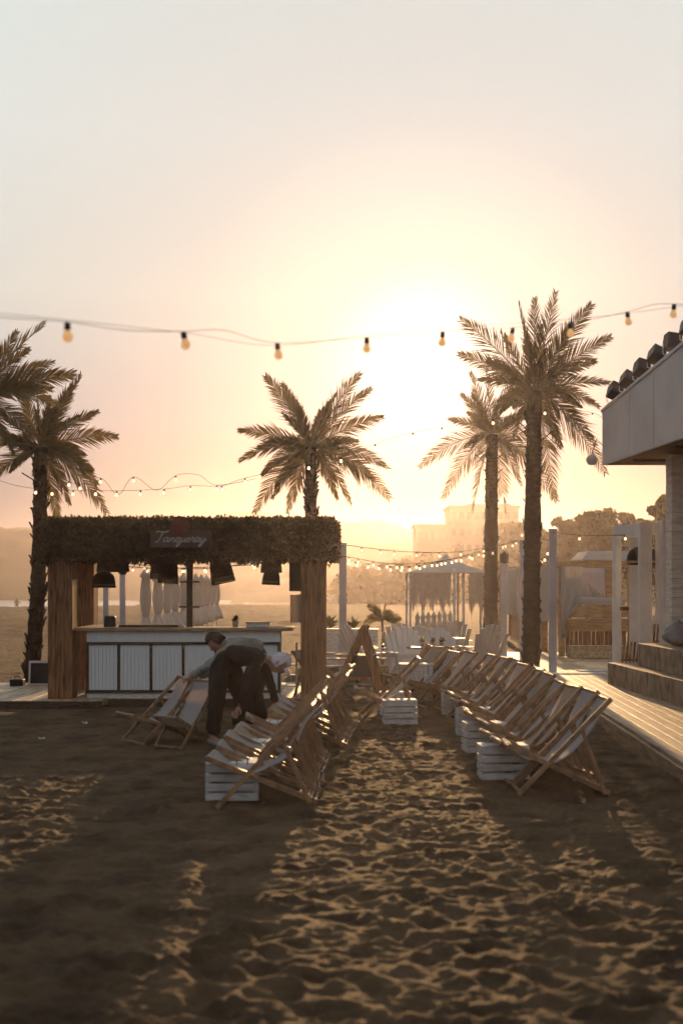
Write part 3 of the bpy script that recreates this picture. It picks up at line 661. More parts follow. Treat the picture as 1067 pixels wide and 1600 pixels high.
def place(i, x, y, rz, label, group, p=None, sc=1, first={}):
    src = p or proto
    if id(src) in first: o = copy_tree(src)
    else: o = src; first[id(src)] = 1
    o.location = (x, y, gz(x, y) + random.uniform(0, .012)); o.rotation_euler = (R(random.uniform(-1.2, 1.2)), R(random.uniform(-2.5, 2.5)), rz + R(random.uniform(-2.5, 2.5))); o.scale = (random.uniform(.86, .91), .97, random.uniform(.92, 1.0)); tag(o, label, 'deck chair', group)
    return o
gr = 'deck chairs in the row beside the plank deck'
N1 = 17
for i in range(N1):
    t = i / (N1 - 1); Y = 12.05 + i * .60; x = 1.83 + .03 * math.sin(i * 2.1)
    if i > 12: x -= .13 * (i - 12) ** 1.25
    rz = R(4 + random.uniform(-3, 3) + (0 if i < 12 else (i - 11) * 3))
    lab = ('nearest deck chair of the row beside the plank deck' if i == 0 else 'farthest deck chair of the row beside the plank deck' if i == N1 - 1 else ORD[i] + ' deck chair from the near end beside the plank deck')
    place(i, x, Y, rz, lab, gr, proto2 if i in (2, 5, 9, 12) else proto3 if i in (1, 4, 8, 13) else proto4 if i in (3, 7, 10, 15) else None)
gr = 'deck chairs in the row beside the bending people'
N2 = 10
for i in range(N2):
    Y = 11.45 + i * .62 + (.45 if i > 5 else 0); x = (-.59 + i * .012) if i < 6 else (-.33 + (i - 6) * .035)
    lab = ('nearest deck chair of the row beside the bending people' if i == 0 else ORD[i] + ' deck chair from the near end beside the bending people')
    place(i, x, Y, R(random.uniform(-4, 3)), lab, gr, proto2 if i in (3, 6) else proto3 if i in (1, 5) else proto4 if i in (2, 7) else None)
place(0, .62, 18.6, R(4), 'lone white deck chair behind the single crates on the open sand', 'single deck chairs')
oa = place(0, -2.02, 16.0, R(36), 'lone deck chair standing on the shaded sand before the bar counter', 'single deck chairs'); oa.scale = (.85, .9, .84)
oc = place(0, -1.70, 15.5, R(58), 'deck chair being opened by the person in the grey shirt', 'single deck chairs'); oc.scale = (.72, .62, .86)
place(0, 1.22, 21.9, R(40), 'deck chair with pale back behind the far end of the chair row', 'single deck chairs')
place(0, -.28, 21.5, R(150), 'deck chair near the sunlit bar column, turned to the beach', 'single deck chairs')

# ------------------------------------------------------------------ crates
def make_crate():
    root = empty('wooden_crate'); w_, d_, h_ = .43, .34, .31
    b = MB()
    for sx_ in (-1, 1):
        for sy_ in (-1, 1): b.box((sx_ * (w_ / 2 - .03) - .015, sy_ * (d_ / 2 - .03) - .015, .01), (sx_ * (w_ / 2 - .03) + .015, sy_ * (d_ / 2 - .03) + .015, h_ - .015))
    for k in range(4):
        z_ = .005 + k * .077
        b.box((-w_ / 2, -d_ / 2, z_), (w_ / 2, -d_ / 2 + .014, z_ + .062)); b.box((-w_ / 2, d_ / 2 - .014, z_), (w_ / 2, d_ / 2, z_ + .062))
        b.box((-w_ / 2, -d_ / 2 + .015, z_), (-w_ / 2 + .014, d_ / 2 - .015, z_ + .062)); b.box((w_ / 2 - .014, -d_ / 2 + .015, z_), (w_ / 2, d_ / 2 - .015, z_ + .062))
    b.build('crate_body', M['whitewood'], root, bevel=.003)
    b = MB()
    for k in range(5): b.box((-w_ / 2 + k * .0865, -d_ / 2, h_ - .012), (-w_ / 2 + k * .0865 + .074, d_ / 2, h_ + .003))
    b.build('top_slats', M['whitewood'], root, bevel=.003)
    return root
crate0 = make_crate(); first = True
for (x, y, rz, lab) in [(1.47, 12.95, 3, 'nearest white slatted crate in front of the deck chair row by the planks'), (1.51, 15.05, 5, 'second white crate in front of the deck chair row by the planks'),
        (1.57, 16.75, 2, 'third white crate in front of the deck chair row by the planks'), (1.58, 19.3, 0, 'farthest white crate in front of the deck chair row by the planks'),
        (.74, 18.05, 2, 'white slatted crate standing alone on the open sand'), (.74, 19.4, -3, 'white crate just behind the lone crate on the open sand'),
        (-.90, 11.75, 3, 'nearest white crate tucked behind the deck chairs by the bending people'), (-.83, 13.3, -4, 'second white crate tucked between the deck chairs by the bending people'),
        (-.62, 15.1, 2, 'third white crate tucked between the deck chairs by the bending people'), (-.45, 17.2, 5, 'farthest white crate near the bar column end of the chairs')]:
    o = crate0 if first else copy_tree(crate0); first = False
    o.location = (x, y, gz(x, y) - .005); o.rotation_euler = (R(random.uniform(-1.5, 1.5)), R(random.uniform(-1, 1)), R(rz)); tag(o, lab, 'crate', 'white slatted crates between the deck chairs')

# ------------------------------------------------------------------ A-frame board
A = empty('a_frame_sign', (.32, 20.6, 0), label='wooden A-frame stand with dark board near the lone deck chair', cat='A-frame sign'); A.rotation_euler = (0, 0, R(-6))
for y_ in (-.28, .28):
    MB().beam((-.50, y_, 0), (.04, y_ * .9, 1.18), .035, .085).build('leg', M['boards'], A, bevel=.004); MB().beam((.34, y_, 0), (-.02, y_ * .9, 1.14), .035, .10).build('leg', M['boards'], A, bevel=.004)
MB().beam((-.26, -.262, .42), (.2, -.262, .42), .03, .05).build('cross_bar', M['boards'], A); MB().beam((-.26, .262, .42), (.2, .262, .42), .03, .05).build('cross_bar', M['boards'], A)
MB().box((-.20, -.24, .45), (.16, .24, .75)).build('board', M['chalk'], A, bevel=.005)
MB().beam((.0, -.28, 1.12), (.0, .28, 1.12), .06, .05).build('ridge_bar', M['boards'], A)

# ------------------------------------------------------------------ lounge: adirondack chairs, tables, planters
def make_adirondack():
    root = empty('adirondack_chair'); b = MB()
    n = 7
    for k in range(n):
        a = (k - 3) * R(2.6); x_ = (k - 3) * .076; L_ = .80 - .022 * (k - 3) ** 2; tx = x_ + math.sin(a) * L_
        b.beam((x_, .18, .28), (tx, .18 + .30, .28 + L_ * .92), .088, .018, (0, -1, .3))
    b.build('backrest', M['white'], root, bevel=.004)
    b = MB()
    for k in range(6): b.box((-.27, -.34 + k * .095, .36 - k * .018), (.27, -.34 + k * .095 + .08, .38 - k * .018))
    b.build('seat', M['white'], root, bevel=.003)
    for s in (-1, 1):
        MB().box((s * .34 - .065, -.40, .56), (s * .34 + .065, .30, .582)).build('armrest', M['white'], root, bevel=.006)
        MB().box((s * .30 - .012, -.36, 0), (s * .30 + .012, -.26, .558)).build('leg', M['white'], root); MB().beam((s * .285, -.30, .34), (s * .285, .55, .03), .022, .11).build('leg', M['white'], root)
    b = MB().beam((-.33, .235, .50), (.33, .235, .50), .02, .06).build('back_rail', M['white'], root)
    return root
ad = make_adirondack(); first = True
for (px, Y, rz, lab) in [(752, 27.5, 200, 'white Adirondack chair with round back by the shorter palm foot'), (628, 28.5, 170, 'white slatted Adirondack chair right behind the A-frame stand'), (672, 26.5, 150, 'white Adirondack chair behind the round table with the rack'),
        (705, 30.5, 185, 'white Adirondack chair nearest the fringed tent'), (640, 25.2, 10, 'white Adirondack chair turned away behind the lone deck chair'), (700, 24.6, 20, 'white Adirondack chair turned away beside the far deck chairs'), (575, 27, 120, 'white Adirondack chair beside the low pale planter wall')]:
    o = ad if first else copy_tree(ad); first = False
    x = (px - HX) / FPX * Y; o.location = (x, Y, 0); o.rotation_euler = (0, 0, R(rz)); tag(o, lab, 'Adirondack chair', 'white Adirondack chairs in the lounge')
def table(px, Y, r, h, label):
    root = empty('round_table', ((px - HX) / FPX * Y, Y, 0), label=label, cat='table', group='round tables in the lounge')
    MB().lathe([(r, h - .03), (r + .005, h - .01), (r, h)], n=32).build('table_top', M['palewood'], root); MB().lathe([(.05, .02), (.035, .1), (.035, h - .03)], n=12).build('pedestal', M['black'], root, True)
    MB().lathe([(.24, 0), (.24, .02), (.05, .04)], n=20).build('base', M['black'], root)
table(672, 24, .40, .72, 'round table with plants and cups behind the lone deck chair'); table(690, 27.5, .45, .74, 'round table among the Adirondack chairs'); table(560, 25, .42, .55, 'low round table near the pale lilac post')
for k, (px, Y, h_) in enumerate([(660, 24, .72), (676, 23.9, .72), (690, 24.1, .72)]):
    x = (px - HX) / FPX * Y; small_plant((x, Y, h_), .14, 30, ['tiny potted plant at the near rim of the laden table', 'tiny potted plant in the middle of the laden table', 'tiny potted plant at the far rim of the laden table'][k], r=.045, seed=k, sc=.7)
# low planter wall
pw_ = empty('planter_box', (kx(536, 31), 31, 0), label='long low pale planter wall behind the lilac post', cat='planter')
MB().box((-.85, -.15, 0), (.75, .2, .78)).build('box', M['whitewood'], pw_, bevel=.01); MB().box((-.87, -.17, .78), (.77, .22, .81)).build('rim', M['white'], pw_)
small_plant((kx(515, 31), 31.02, .82), .42, 60, 'bushy plant in the pale planter beside the bar column', pot=False, seed=5, sc=1.4, name='planter_plant'); small_plant((kx(553, 31), 31.02, .82), .36, 50, 'smaller plant in the pale planter beside the lilac post', pot=False, seed=6, sc=1.4, name='planter_plant')
sm = empty('young_palm', (kx(597, 29), 29, 0), label='young potted palm behind the A-frame stand', cat='plant')
MB().lathe([(.18, 0), (.24, .42), (.25, .44), (.22, .43), (.2, .36)], n=20).build('pot', M['whitewood'], sm, True); MB().tube([(0, 0, .36), (.01, 0, .7), (0, 0, 1.05)], [.03, .022, .018], 8).build('trunk', M['trunk'], sm)
rgp = random.Random(3)
for i in range(13):
    th = i * 2.4; el = rgp.uniform(-.3, 1.1); v = Vector((math.cos(th) * math.cos(el), math.sin(th) * math.cos(el), math.sin(el))) * rgp.uniform(.32, .45)
    bb_, sp2 = frond(v, rgp, .2, .75, .007, 26); bb_.v += []; f = bb_.build('frond', M['treeleaf'], sm); f.location = (0, 0, 1.05); sp2.build('midrib', M['spine'], f)
# slatted low benches catching the sun
for k, (px, Y, w_, lab) in enumerate([(545, 23.6, 1.3, 'low pale slatted bench closest to the A-frame stand'), (540, 26.0, 1.5, 'low pale slatted bench beyond the closest bench'), (543, 28.2, 1.6, 'low pale slatted bench next to the planter wall')]):
    root = empty('slat_bench', (kx(px, Y), Y, 0), label=lab, cat='bench', group='pale slatted benches in the lounge')
    b = MB()
    for q in range(3): b.box((-w_ / 2, -.16 + q * .11, .40), (w_ / 2, -.16 + q * .11 + .085, .425))
    b.build('seat', M['palewood'], root, bevel=.004)
    for sx_ in (-1, 1):
        for sy_ in (-1, 1): MB().box((sx_ * (w_ / 2 - .08) - .03, sy_ * .11 - .03, 0), (sx_ * (w_ / 2 - .08) + .03, sy_ * .11 + .03, .4)).build('leg', M['palewood'], root)
# slatted white side box by the lone crate
sb_ = empty('slatted_bin', (kx(650, 21.5), 21.5, 0), label='upright white slatted box behind the lone deck chair', cat='slatted box')
b = MB()
for q in range(7): b.box((-.24 + q * .069, -.2, .02), (-.24 + q * .069 + .058, -.18, .55)); b.box((-.24 + q * .069, .18, .02), (-.24 + q * .069 + .058, .2, .55))
for q in range(5): b.box((-.24, -.175 + q * .071, .02), (-.22, -.175 + q * .071 + .06, .55)); b.box((.222, -.175 + q * .071, .02), (.242, -.175 + q * .071 + .06, .55))
b.build('slats', M['whitewood'], sb_); MB().box((-.26, -.22, .55), (.26, .22, .575)).build('lid', M['whitewood'], sb_, bevel=.004)

# ------------------------------------------------------------------ fringed tent
T = empty('fringed_tent', (P(697, 900, 45).x, 45, gz(3, 45)), label='grey-white pointed tent with macrame fringe hanging from its eaves', cat='tent')
e_ = P(697, 895, 45).z; ap = P(697, 869, 45).z; hwx = 64 / FPX * 45
def tent_roof(u, v):
    # square pyramid with slightly sagging faces
    a = u * 8; k = int(min(a, 7.999)); f = a - k
    cor = [(-1, -1), (0, -1), (1, -1), (1, 0), (1, 1), (0, 1), (-1, 1), (-1, 0), (-1, -1)]
    c0, c1 = cor[k], cor[k + 1]; x = (c0[0] * (1 - f) + c1[0] * f); y = (c0[1] * (1 - f) + c1[1] * f)
    r = 1 - v; return (x * hwx * r, y * hwx * r, e_ + (ap - e_) * v ** 1.05 - .05 * math.sin(v * math.pi))
MB().sheet(tent_roof, 32, 10).build('canopy', M['cloth'], T, solid=.01)
MB().lathe([(.09, -.03), (.08, .04), (.0, .07)], (0, 0, ap), 12).build('finial', M['grey'], T)
for sx_, sy_ in ((-1, -1), (1, -1), (-1, 1), (1, 1)):
    MB().box((sx_ * (hwx - .1) - .035, sy_ * (hwx - .1) - .035, 0), (sx_ * (hwx - .1) + .035, sy_ * (hwx - .1) + .035, e_ + .02)).build('pole', M['whitewood'], T)
MB().box((.12, -1.2, 0), (.2, -1.12, e_ + .1)).box((.42, -1.0, 0), (.5, -.92, e_ + .1)).build('pole', M['whitewood'], T)
def fringe(x0, x1, y, seed):
    b = MB(); rg_ = random.Random(seed); n = int((x1 - x0) / .035)
    for i in range(n):
        x = x0 + (x1 - x0) * i / n; L_ = 1.05 + .22 * math.sin(i * .75) + rg_.uniform(-.12, .15); w_ = .022
        pts = [(x + .01 * rg_.uniform(-1, 1), y + .03 * math.sin(i * 1.3 + q), e_ - .02 - L_ * q / 6) for q in range(7)]
        b.tube(pts, [.016, .02, .014, .022, .026, .02, .006], 5)
    b.sheet(lambda u, v: (x0 + (x1 - x0) * u, y + .03 + .02 * math.sin(u * 30), e_ - .02 - v * (.78 + .14 * math.sin(u * 19))), 40, 3)
    for q in range(int((x1 - x0) / .2)):
        cx_ = x0 + .1 + q * .2; b.tube([(cx_ - .1, y - .03, e_ - .55), (cx_, y - .04, e_ - .82), (cx_ + .1, y - .03, e_ - .55)], .018, 5)
    return b
fringe(-hwx + .1, -hwx + 1.35, -hwx + .05, 1).build('fringe', M['fringe'], T); fringe(.62, hwx, -hwx + .05, 2).build('fringe', M['fringe'], T)
for i in range(7):
    px = 652 + i * 8.5; Y = 40 + .5 * i; x = kx(px, Y)
    root = empty('folded_parasol', (x, Y, 0), label=['small folded white parasol at the open-beach end under the fringe', 'second folded white parasol under the tent fringe', 'third folded white parasol under the tent fringe', 'fourth folded white parasol under the tent fringe', 'fifth folded white parasol under the tent fringe', 'sixth folded white parasol under the tent fringe', 'folded white parasol nearest the tent poles'][i], cat='parasol', group='small folded parasols under the tent fringe')
    ph = i * .7
    MB().lathe([(0, 1.02), (.03, .95), (.07, .85), (.05, .75), (.11, .45), (.14, .22), (.12, .22)], n=20, fn=lambda t, z: 1 + .2 * math.sin(6 * t + ph)).build('canopy', M['cloth'], root, True)
    MB().tube([(0, 0, 0), (0, 0, .9)], .015, 6).build('pole', M['whitewood'], root)

# ------------------------------------------------------------------ cabanas along the deck
def curtain(b, p0, p1, zt, zb, folds, amp=.05, gather=0, gz_=1.2):
    p0 = Vector(p0); p1 = Vector(p1); d = (p1 - p0); nrm = Vector((-d.y, d.x)).normalized() if hasattr(d, 'y') else None
    L_ = d.length; d2 = Vector((d.x, d.y)); nn = Vector((-d2.y, d2.x)).normalized()
    def f(u, v):
        z = zt + (zb - zt) * v; c = u
        if gather:   # tied to one side at height gz_
            k = math.exp(-((z - gz_) / .42) ** 2) if z > gz_ else 1 - .25 * min(1, (gz_ - z) / .6)
            c = u * (1 - k * .82) if gather < 0 else 1 - (1 - u) * (1 - k * .82)
        w_ = amp * math.sin(u * folds * 2 * math.pi + .8 * math.sin(v * 3)) * (.5 + .5 * v)
        return (p0.x + d2.x * c + nn.x * w_, p0.y + d2.y * c + nn.y * w_, z + .02 * math.sin(u * folds * 6.28) * v)
    b.sheet(f, max(24, int(folds * 8)), 16); return b
DZ = .15
def cabana(x0, y0, x1, y1, zt, label, big=False):
    DZ = .0
    root = empty('curtained_cabana', (0, 0, 0), label=label, cat='cabana', group='curtained cabanas along the deck')
    for (x, y) in ((x0, y0), (x1, y0), (x0 + .2, y1), (x1 + .2, y1)): MB().box((x - .05, y - .05, DZ), (x + .05, y + .05, zt)).build('post', M['bedwood'], root, bevel=.004)
    b = MB().box((x0 - .05, y0 - .05, zt), (x1 + .05, y0 + .05, zt + .1)).beam((x0 + .01, y0 + .05, zt + .05), (x0 + .2, y1, zt + .05), .1, .1).beam((x1, y0 + .05, zt + .05), (x1 + .2, y1, zt + .05), .1, .1).box((x0 + .25, y1 - .05, zt), (x1 + .15, y1 + .05, zt + .1))
    b.build('top_frame', M['bedwood'], root, bevel=.004)
    c = MB(); curtain(c, (x0 - .09, y0 + .1, 0), (x0 + .11, y1 - .05, 0), zt + .03, .78, 8, .07); c.build('side_curtain', M['cloth'], root, True, solid=.004)
    b = MB(); n = int((y1 - y0) / .14)
    for i in range(n):
        t = i / n; b.box((x0 + .02 + .2 * t, y0 + .1 + (y1 - y0 - .2) * t, DZ), (x0 + .045 + .2 * t, y0 + .1 + (y1 - y0 - .2) * t + .10, .80))
    b.build('slat_side', M['bedwood'], root)
    return root
cabana(5.55, 39.0, 7.6, 43.0, 2.28, 'second curtained cabana behind the big daybed'); cabana(5.55, 44.0, 7.6, 48.6, 2.28, 'third curtained cabana between the two tall palms'); cabana(5.55, 49.8, 7.6, 55.0, 2.28, 'farthest curtained cabana next to the fringed tent')
DZ = .03; D0x, D1x, DY0, DY1 = kx(877, 34.5), kx(985, 34.5), 34.5, 37.4; ZT = P(0, 884, 34.5).z
db = empty('daybed_cabana', (0, 0, 0), label='large wooden daybed cabana with tied curtain and emblem on its backdrop', cat='cabana')
for (x, y) in ((D0x, DY0), (D1x, DY0), (D0x, DY1), (D1x, DY1)): MB().box((x - .07, y - .07, DZ), (x + .07, y + .07, ZT)).build('post', M['bedwood'], db, bevel=.005)
MB().box((D0x - .07, DY0 - .07, ZT), (D1x + .07, DY0 + .07, ZT + .12)).box((D0x - .07, DY1 - .07, ZT), (D1x + .07, DY1 + .07, ZT + .12)).box((D0x - .07, DY0 + .07, ZT), (D0x + .07, DY1 - .07, ZT + .12)).box((D1x - .07, DY0 + .07, ZT), (D1x + .07, DY1 - .07, ZT + .12)).build('top_frame', M['bedwood'], db, bevel=.005)
bz = P(0, 945, 34.5).z
MB().sheet(lambda u, v: (D0x + .12 + (D1x - D0x - .24) * u, DY1 - .2 + .02 * math.sin(u * 9), ZT - .02 - (ZT - bz - .05) * v), 24, 6).build('backdrop', M['screen'], db, True, solid=.004)
# emblem: pale fan-like brush strokes
lg = MB(); lc = P(918, 922, DY1 - .24)
for k in range(6):
    s = -1 if k < 3 else 1; q = k % 3
    lg.tube([(lc.x + s * (.02 + .03 * q), DY1 - .235, lc.z + .18 - .03 * q), (lc.x + s * (.10 + .05 * q), DY1 - .235, lc.z + .02), (lc.x + s * (.16 + .09 * q), DY1 - .235, lc.z - .20 + .03 * q)], [.02, .035, .02], 6)
lg.build('emblem', M['logo'], db)
MB().box((D0x + .1, DY0 + .1, bz - .0), (D1x - .1, DY1 - .3, bz + .16)).build('mattress', M['cloth'], db, bevel=.05)
b = MB()
for k, (za_, zb_) in enumerate(((bz - .30, bz - .02), (bz - .64, bz - .34))): b.box((D0x + .072, DY0 - .03, za_), (D1x - .072, DY0 + .03, zb_))
b.build('bed_rail', M['bedwood'], db, bevel=.006)
b = MB(); nn_ = 14
for i in range(nn_): b.box((D0x + .1 + i * (D1x - D0x - .2) / nn_, DY0 + .05, DZ), (D0x + .1 + (i + .86) * (D1x - D0x - .2) / nn_, DY0 + .07, bz - .645))
b.build('base_boards', M['boards'], db)
c = MB(); curtain(c, (D0x - .03, DY0 - .1, 0), (D0x + .48, DY0 - .1, 0), ZT - .02, .5, 4, .04, gather=-1, gz_=.8); c.build('tied_curtain', M['cloth'], db, True, solid=.004)
c = MB(); curtain(c, (D0x - .12, DY0 + .15, 0), (D0x - .12, DY1, 0), ZT, .85, 7, .06); c.build('side_curtain', M['cloth'], db, True, solid=.004)
st = MB()
for k in range(2): st.box((D0x + .1, DY0 - .75 + k * .32, DZ + .0), (D1x - .15, DY0 - .44 + k * .32 - .003, DZ + .14 * (k + 1)))
tag(st.build('daybed_steps', M['deck'], bevel=.006), 'two wide wooden steps in front of the daybed', 'steps')
DZ = .15
# tied white cloth between cabanas, canopy top farther back
cn = empty('white_canopy', (kx(940, 41), 41, 0), label='flat white canopy top rising behind the daybed frame', cat='canopy')
z_a = P(0, 862, 41).z; MB().box((-.75, -1, z_a - .25), (1.2, 1.2, z_a), .22).build('roof', M['cloth'], cn, bevel=.02)
for sx_ in (-.7, 1.15): MB().box((sx_ - .04, -.95, .1), (sx_ + .04, -.87, z_a - .25)).build('post', M['white'], cn)

# ------------------------------------------------------------------ white pergola frame
Y0, Y1_ = 26.2, 24.0
pg = empty('white_pergola', (0, 0, 0), label='white timber frame with tall posts and shelves beside the daybed', cat='pergola')
def wpost(pxa, pxb, Y, top, dep=.16): 
    a, b2 = kx(pxa, Y), kx(pxb, Y); return MB().box((a, Y, DZ + .001), (b2, Y + dep, P(0, top, Y).z)).build('post', M['white'], pg, bevel=.005)
wpost(961, 970, 26.6, 828, .35); wpost(983, 999, 26.0, 822, .05); wpost(1000, 1018, 24.4, 815, .22); wpost(1024, 1034, 25.0, 818, .05); wpost(1035, 1046, 24.0, 812, .3)
zt_ = P(0, 815, 24.4).z
MB().beam((kx(961, 26.6) + .03, 26.7, P(0, 830, 26.6).z - .0), (kx(1009, 24.4), 24.62, zt_ - .14), .10, .22).build('top_beam', M['white'], pg); MB().beam((kx(1020, 24.6), 24.7, zt_ - .12), (kx(1045, 24) + .6, 24.1, zt_ - .1), .08, .2).build('top_beam', M['white'], pg)
MB().box((kx(970, 26.2), 26.10, P(0, 954, 26.2).z), (kx(1034, 25.2), 26.34, P(0, 948, 26.2).z)).build('shelf', M['darkwood'], pg)
MB().box((kx(1018, 24.6), 24.5, P(0, 975, 24.6).z), (kx(1034, 24.6), 24.54, P(0, 962, 24.6).z)).build('rail', M['white'], pg)
b = MB()
for i in range(8):
    x = kx(967, 26.0) + i * .065; b.beam((x, 25.8, DZ + .02), (x + .05, 25.8, DZ + .58), .03, .03)
b.beam((kx(965, 26), 25.76, DZ + .25), (kx(1000, 26) + .02, 25.76, DZ + .25), .03, .04)
b.build('lattice', M['boards'], pg); b = MB()
for i in range(6):
    x = kx(1020, 24.8) + i * .06; b.beam((x, 24.8, .75), (x + .03, 24.8, 1.1), .03, .03)
b.beam((kx(1020, 24.8) - .02, 24.78, .78), (kx(1020, 24.8) + .36, 24.78, .78), .03, .03)
b.build('lattice', M['boards'], pg)
def wicker2(px, py, Y, wpx, hpx, lab):
    r_ = wicker(px, py, Y, wpx, hpx, lab, 0, True, False); r_['group'] = 'wicker lamps in the white pergola'
    MB().tube([(0, 0, hpx * Y / FPX * .5), (0, 0, P(0, 820, Y).z - P(0, py, Y).z)], .008, 5).build('cord', M['cable'], r_)
wicker2(1003, 868, 25.6, 46, 28, 'wicker dome lamp hanging inside the white pergola frame'); wicker2(1062, 868, 25.2, 40, 30, 'wicker lamp partly hidden by the plank pillar')

# ------------------------------------------------------------------ deck, steps, roof building
dk = MB()
EL = lambda Y: 3.08 + (Y - 12.9) * .046
nb_ = 24
for i in range(nb_):
    o0 = i * .148
    x_a = lambda Y: EL(Y) + o0
    j = random.uniform(-.003, .003); w_ = .14
    segs = [6.0, 9.3 + (i * 1.7) % 3, 13.5 + (i * 2.3) % 3, 18 + (i * 1.3) % 3, 22.3 + (i * .9) % 2, 27]
    for a, b2 in zip(segs[:-1], segs[1:]):
        b2 -= .006; dk.add([(x_a(a), a, DZ - .04), (x_a(a) + w_, a, DZ - .04), (x_a(b2) + w_, b2, DZ - .04), (x_a(b2), b2, DZ - .04), (x_a(a), a, DZ + j), (x_a(a) + w_, a, DZ + j), (x_a(b2) + w_, b2, DZ + j), (x_a(b2), b2, DZ + j)],
              [(0, 3, 2, 1), (4, 5, 6, 7), (0, 1, 5, 4), (1, 2, 6, 5), (2, 3, 7, 6), (3, 0, 4, 7)])
tag(dk.build('plank_deck', M['deck'], bevel=.004), 'sunlit timber walkway of long planks beside the deck chairs', 'deck')
o_ = MB().add([(EL(6) - .03, 6, -.1), (EL(6) + .012, 6, -.1), (EL(27) + .012, 27, -.1), (EL(27) - .03, 27, -.1), (EL(6) - .03, 6, DZ - .045), (EL(6) + .012, 6, DZ - .045), (EL(27) + .012, 27, DZ - .045), (EL(27) - .03, 27, DZ - .045)], [(0, 3, 2, 1), (4, 5, 6, 7), (0, 1, 5, 4), (1, 2, 6, 5), (2, 3, 7, 6), (3, 0, 4, 7)])
tag(o_.build('deck_edge_board', M['deck']), 'edge board under the rim of the plank walkway', 'board')
# rear terrace boards running crosswise, with pale mats
rd = MB()
for i in range(50): rd.box((3.75, 27.02 + i * .2, -.08), (12, 27.02 + i * .2 + .19, .02))
tag(rd.build('rear_terrace', M['deck']), 'crosswise timber terrace under the cabanas', 'terrace')
for k, (px0, px1, Y, d_, lab) in enumerate([(842, 950, 25.6, .45, 'long pale mat across the deck before the daybed'), (905, 950, 26.4, .4, 'shorter pale mat beside the daybed steps')]):
    b = MB(); b.box((kx(px0, Y), Y, DZ + .004), (kx(px1, Y), Y + d_, DZ + .018)); tag(b.build('floor_mat', M['whitewood']), lab, 'mat', 'pale mats on the deck')
steps = empty('stone_steps', (0, 0, 0), label='two broad block steps rising from the deck to the terrace pillar', cat='steps')
def stepblock(x0a, x0b, ya, yb, z0, z1, nm):
    # joints between blocks every 1.1 m
    n = int((yb - ya) / 1.25)
    b = MB()
    for i in range(n):
        y0_, y1_ = ya + (yb - ya) * i / n, ya + (yb - ya) * (i + 1) / n - .012
        xa = x0a + (x0b - x0a) * (y0_ - ya) / (yb - ya); xb = x0a + (x0b - x0a) * (y1_ - ya) / (yb - ya)
        b.add([(xa, y0_, z0), (9, y0_, z0), (9, y1_, z0), (xb, y1_, z0), (xa, y0_, z1), (9, y0_, z1), (9, y1_, z1), (xb, y1_, z1)], [(0, 3, 2, 1), (4, 5, 6, 7), (0, 1, 5, 4), (1, 2, 6, 5), (2, 3, 7, 6), (3, 0, 4, 7)])
    return b.build(nm, M['step'], steps, bevel=.01)
stepblock(4.75, 4.33, 10, 23.2, DZ + .001, .50, 'lower_step'); stepblock(4.95, 4.62, 10, 22.2, .502, .85, 'upper_step')
bd = empty('terrace_building', (0, 0, 0), label='building corner with grey panelled roof edge over a plank pillar', cat='building')
fy = [24.0, 22.3, 20.95, 19.5, 17.4, 15.2, 12.5]
fx = lambda Y: 4.39 + (24 - Y) * .066; ftop = lambda Y: 4.67 + (24 - Y) * .085; FB = 3.78
for a, b2 in zip(fy[:-1], fy[1:]):
    a2, b3 = a - .012, b2 + .012
    b = MB().add([(fx(a2), a2, FB), (fx(b3), b3, FB), (fx(b3), b3, ftop(b3)), (fx(a2), a2, ftop(a2)), (fx(a2) + .05, a2, FB), (fx(b3) + .05, b3, FB), (fx(b3) + .05, b3, ftop(b3)), (fx(a2) + .05, a2, ftop(a2))], [(0, 1, 2, 3), (7, 6, 5, 4), (0, 4, 5, 1), (3, 2, 6, 7), (0, 3, 7, 4), (1, 5, 6, 2)])
    b.build('fascia_panel', M['fascia'], bd)
b = MB().add([(fx(24) - .02, 24.02, ftop(24)), (fx(12.5) - .02, 12.5, ftop(12.5)), (11, 12.5, ftop(12.5)), (11, 24.02, ftop(24)), (fx(24) - .02, 24.02, ftop(24) + .05), (fx(12.5) - .02, 12.5, ftop(12.5) + .05), (11, 12.5, ftop(12.5) + .05), (11, 24.02, ftop(24) + .05)], [(0, 1, 2, 3), (7, 6, 5, 4), (0, 4, 5, 1), (1, 5, 6, 2), (2, 6, 7, 3), (3, 7, 4, 0)])
b.build('roof_capping', M['fascia'], bd)
b = MB().box((5.3, 12.5, FB - .0), (11, 23.99, FB + .05)); b.v = [(4.45 + (24 - v[1]) * .066 if v[0] < 6 else v[0], v[1], v[2]) for v in b.v]; b.build('soffit', M['soffit'], bd)
b = MB(); 
for k in range(5): b.box((4.6 + (24 - (14 + k * 2.2)) * .066, 14 + k * 2.2, FB - .04), (11, 14 + k * 2.2 + .05, FB - .002))
b.build('soffit_batten', M['darkwood'], bd)
MB().box((fx(24) + .06, 23.95, FB + .0), (11, 24.0, ftop(24) - .002)).build('rear_fascia', M['fascia'], bd)
b = MB(); n = 20
for k in range(n):
    z_a_ = .852 + k * (FB - .05 - .852) / n; j = random.uniform(-.004, .004); hh_ = (FB - .05 - .852) / n
    b.box((kx(1049, 21.6) + j, 21.6 + j, z_a_), (kx(1049, 21.6) + .62, 22.0, z_a_ + hh_ - .008))
b.build('pillar', M['stonecol'], bd)
MB().box((7.2, 12.5, .852), (7.4, 19.8, FB)).build('rear_wall', M['farwall'], bd)
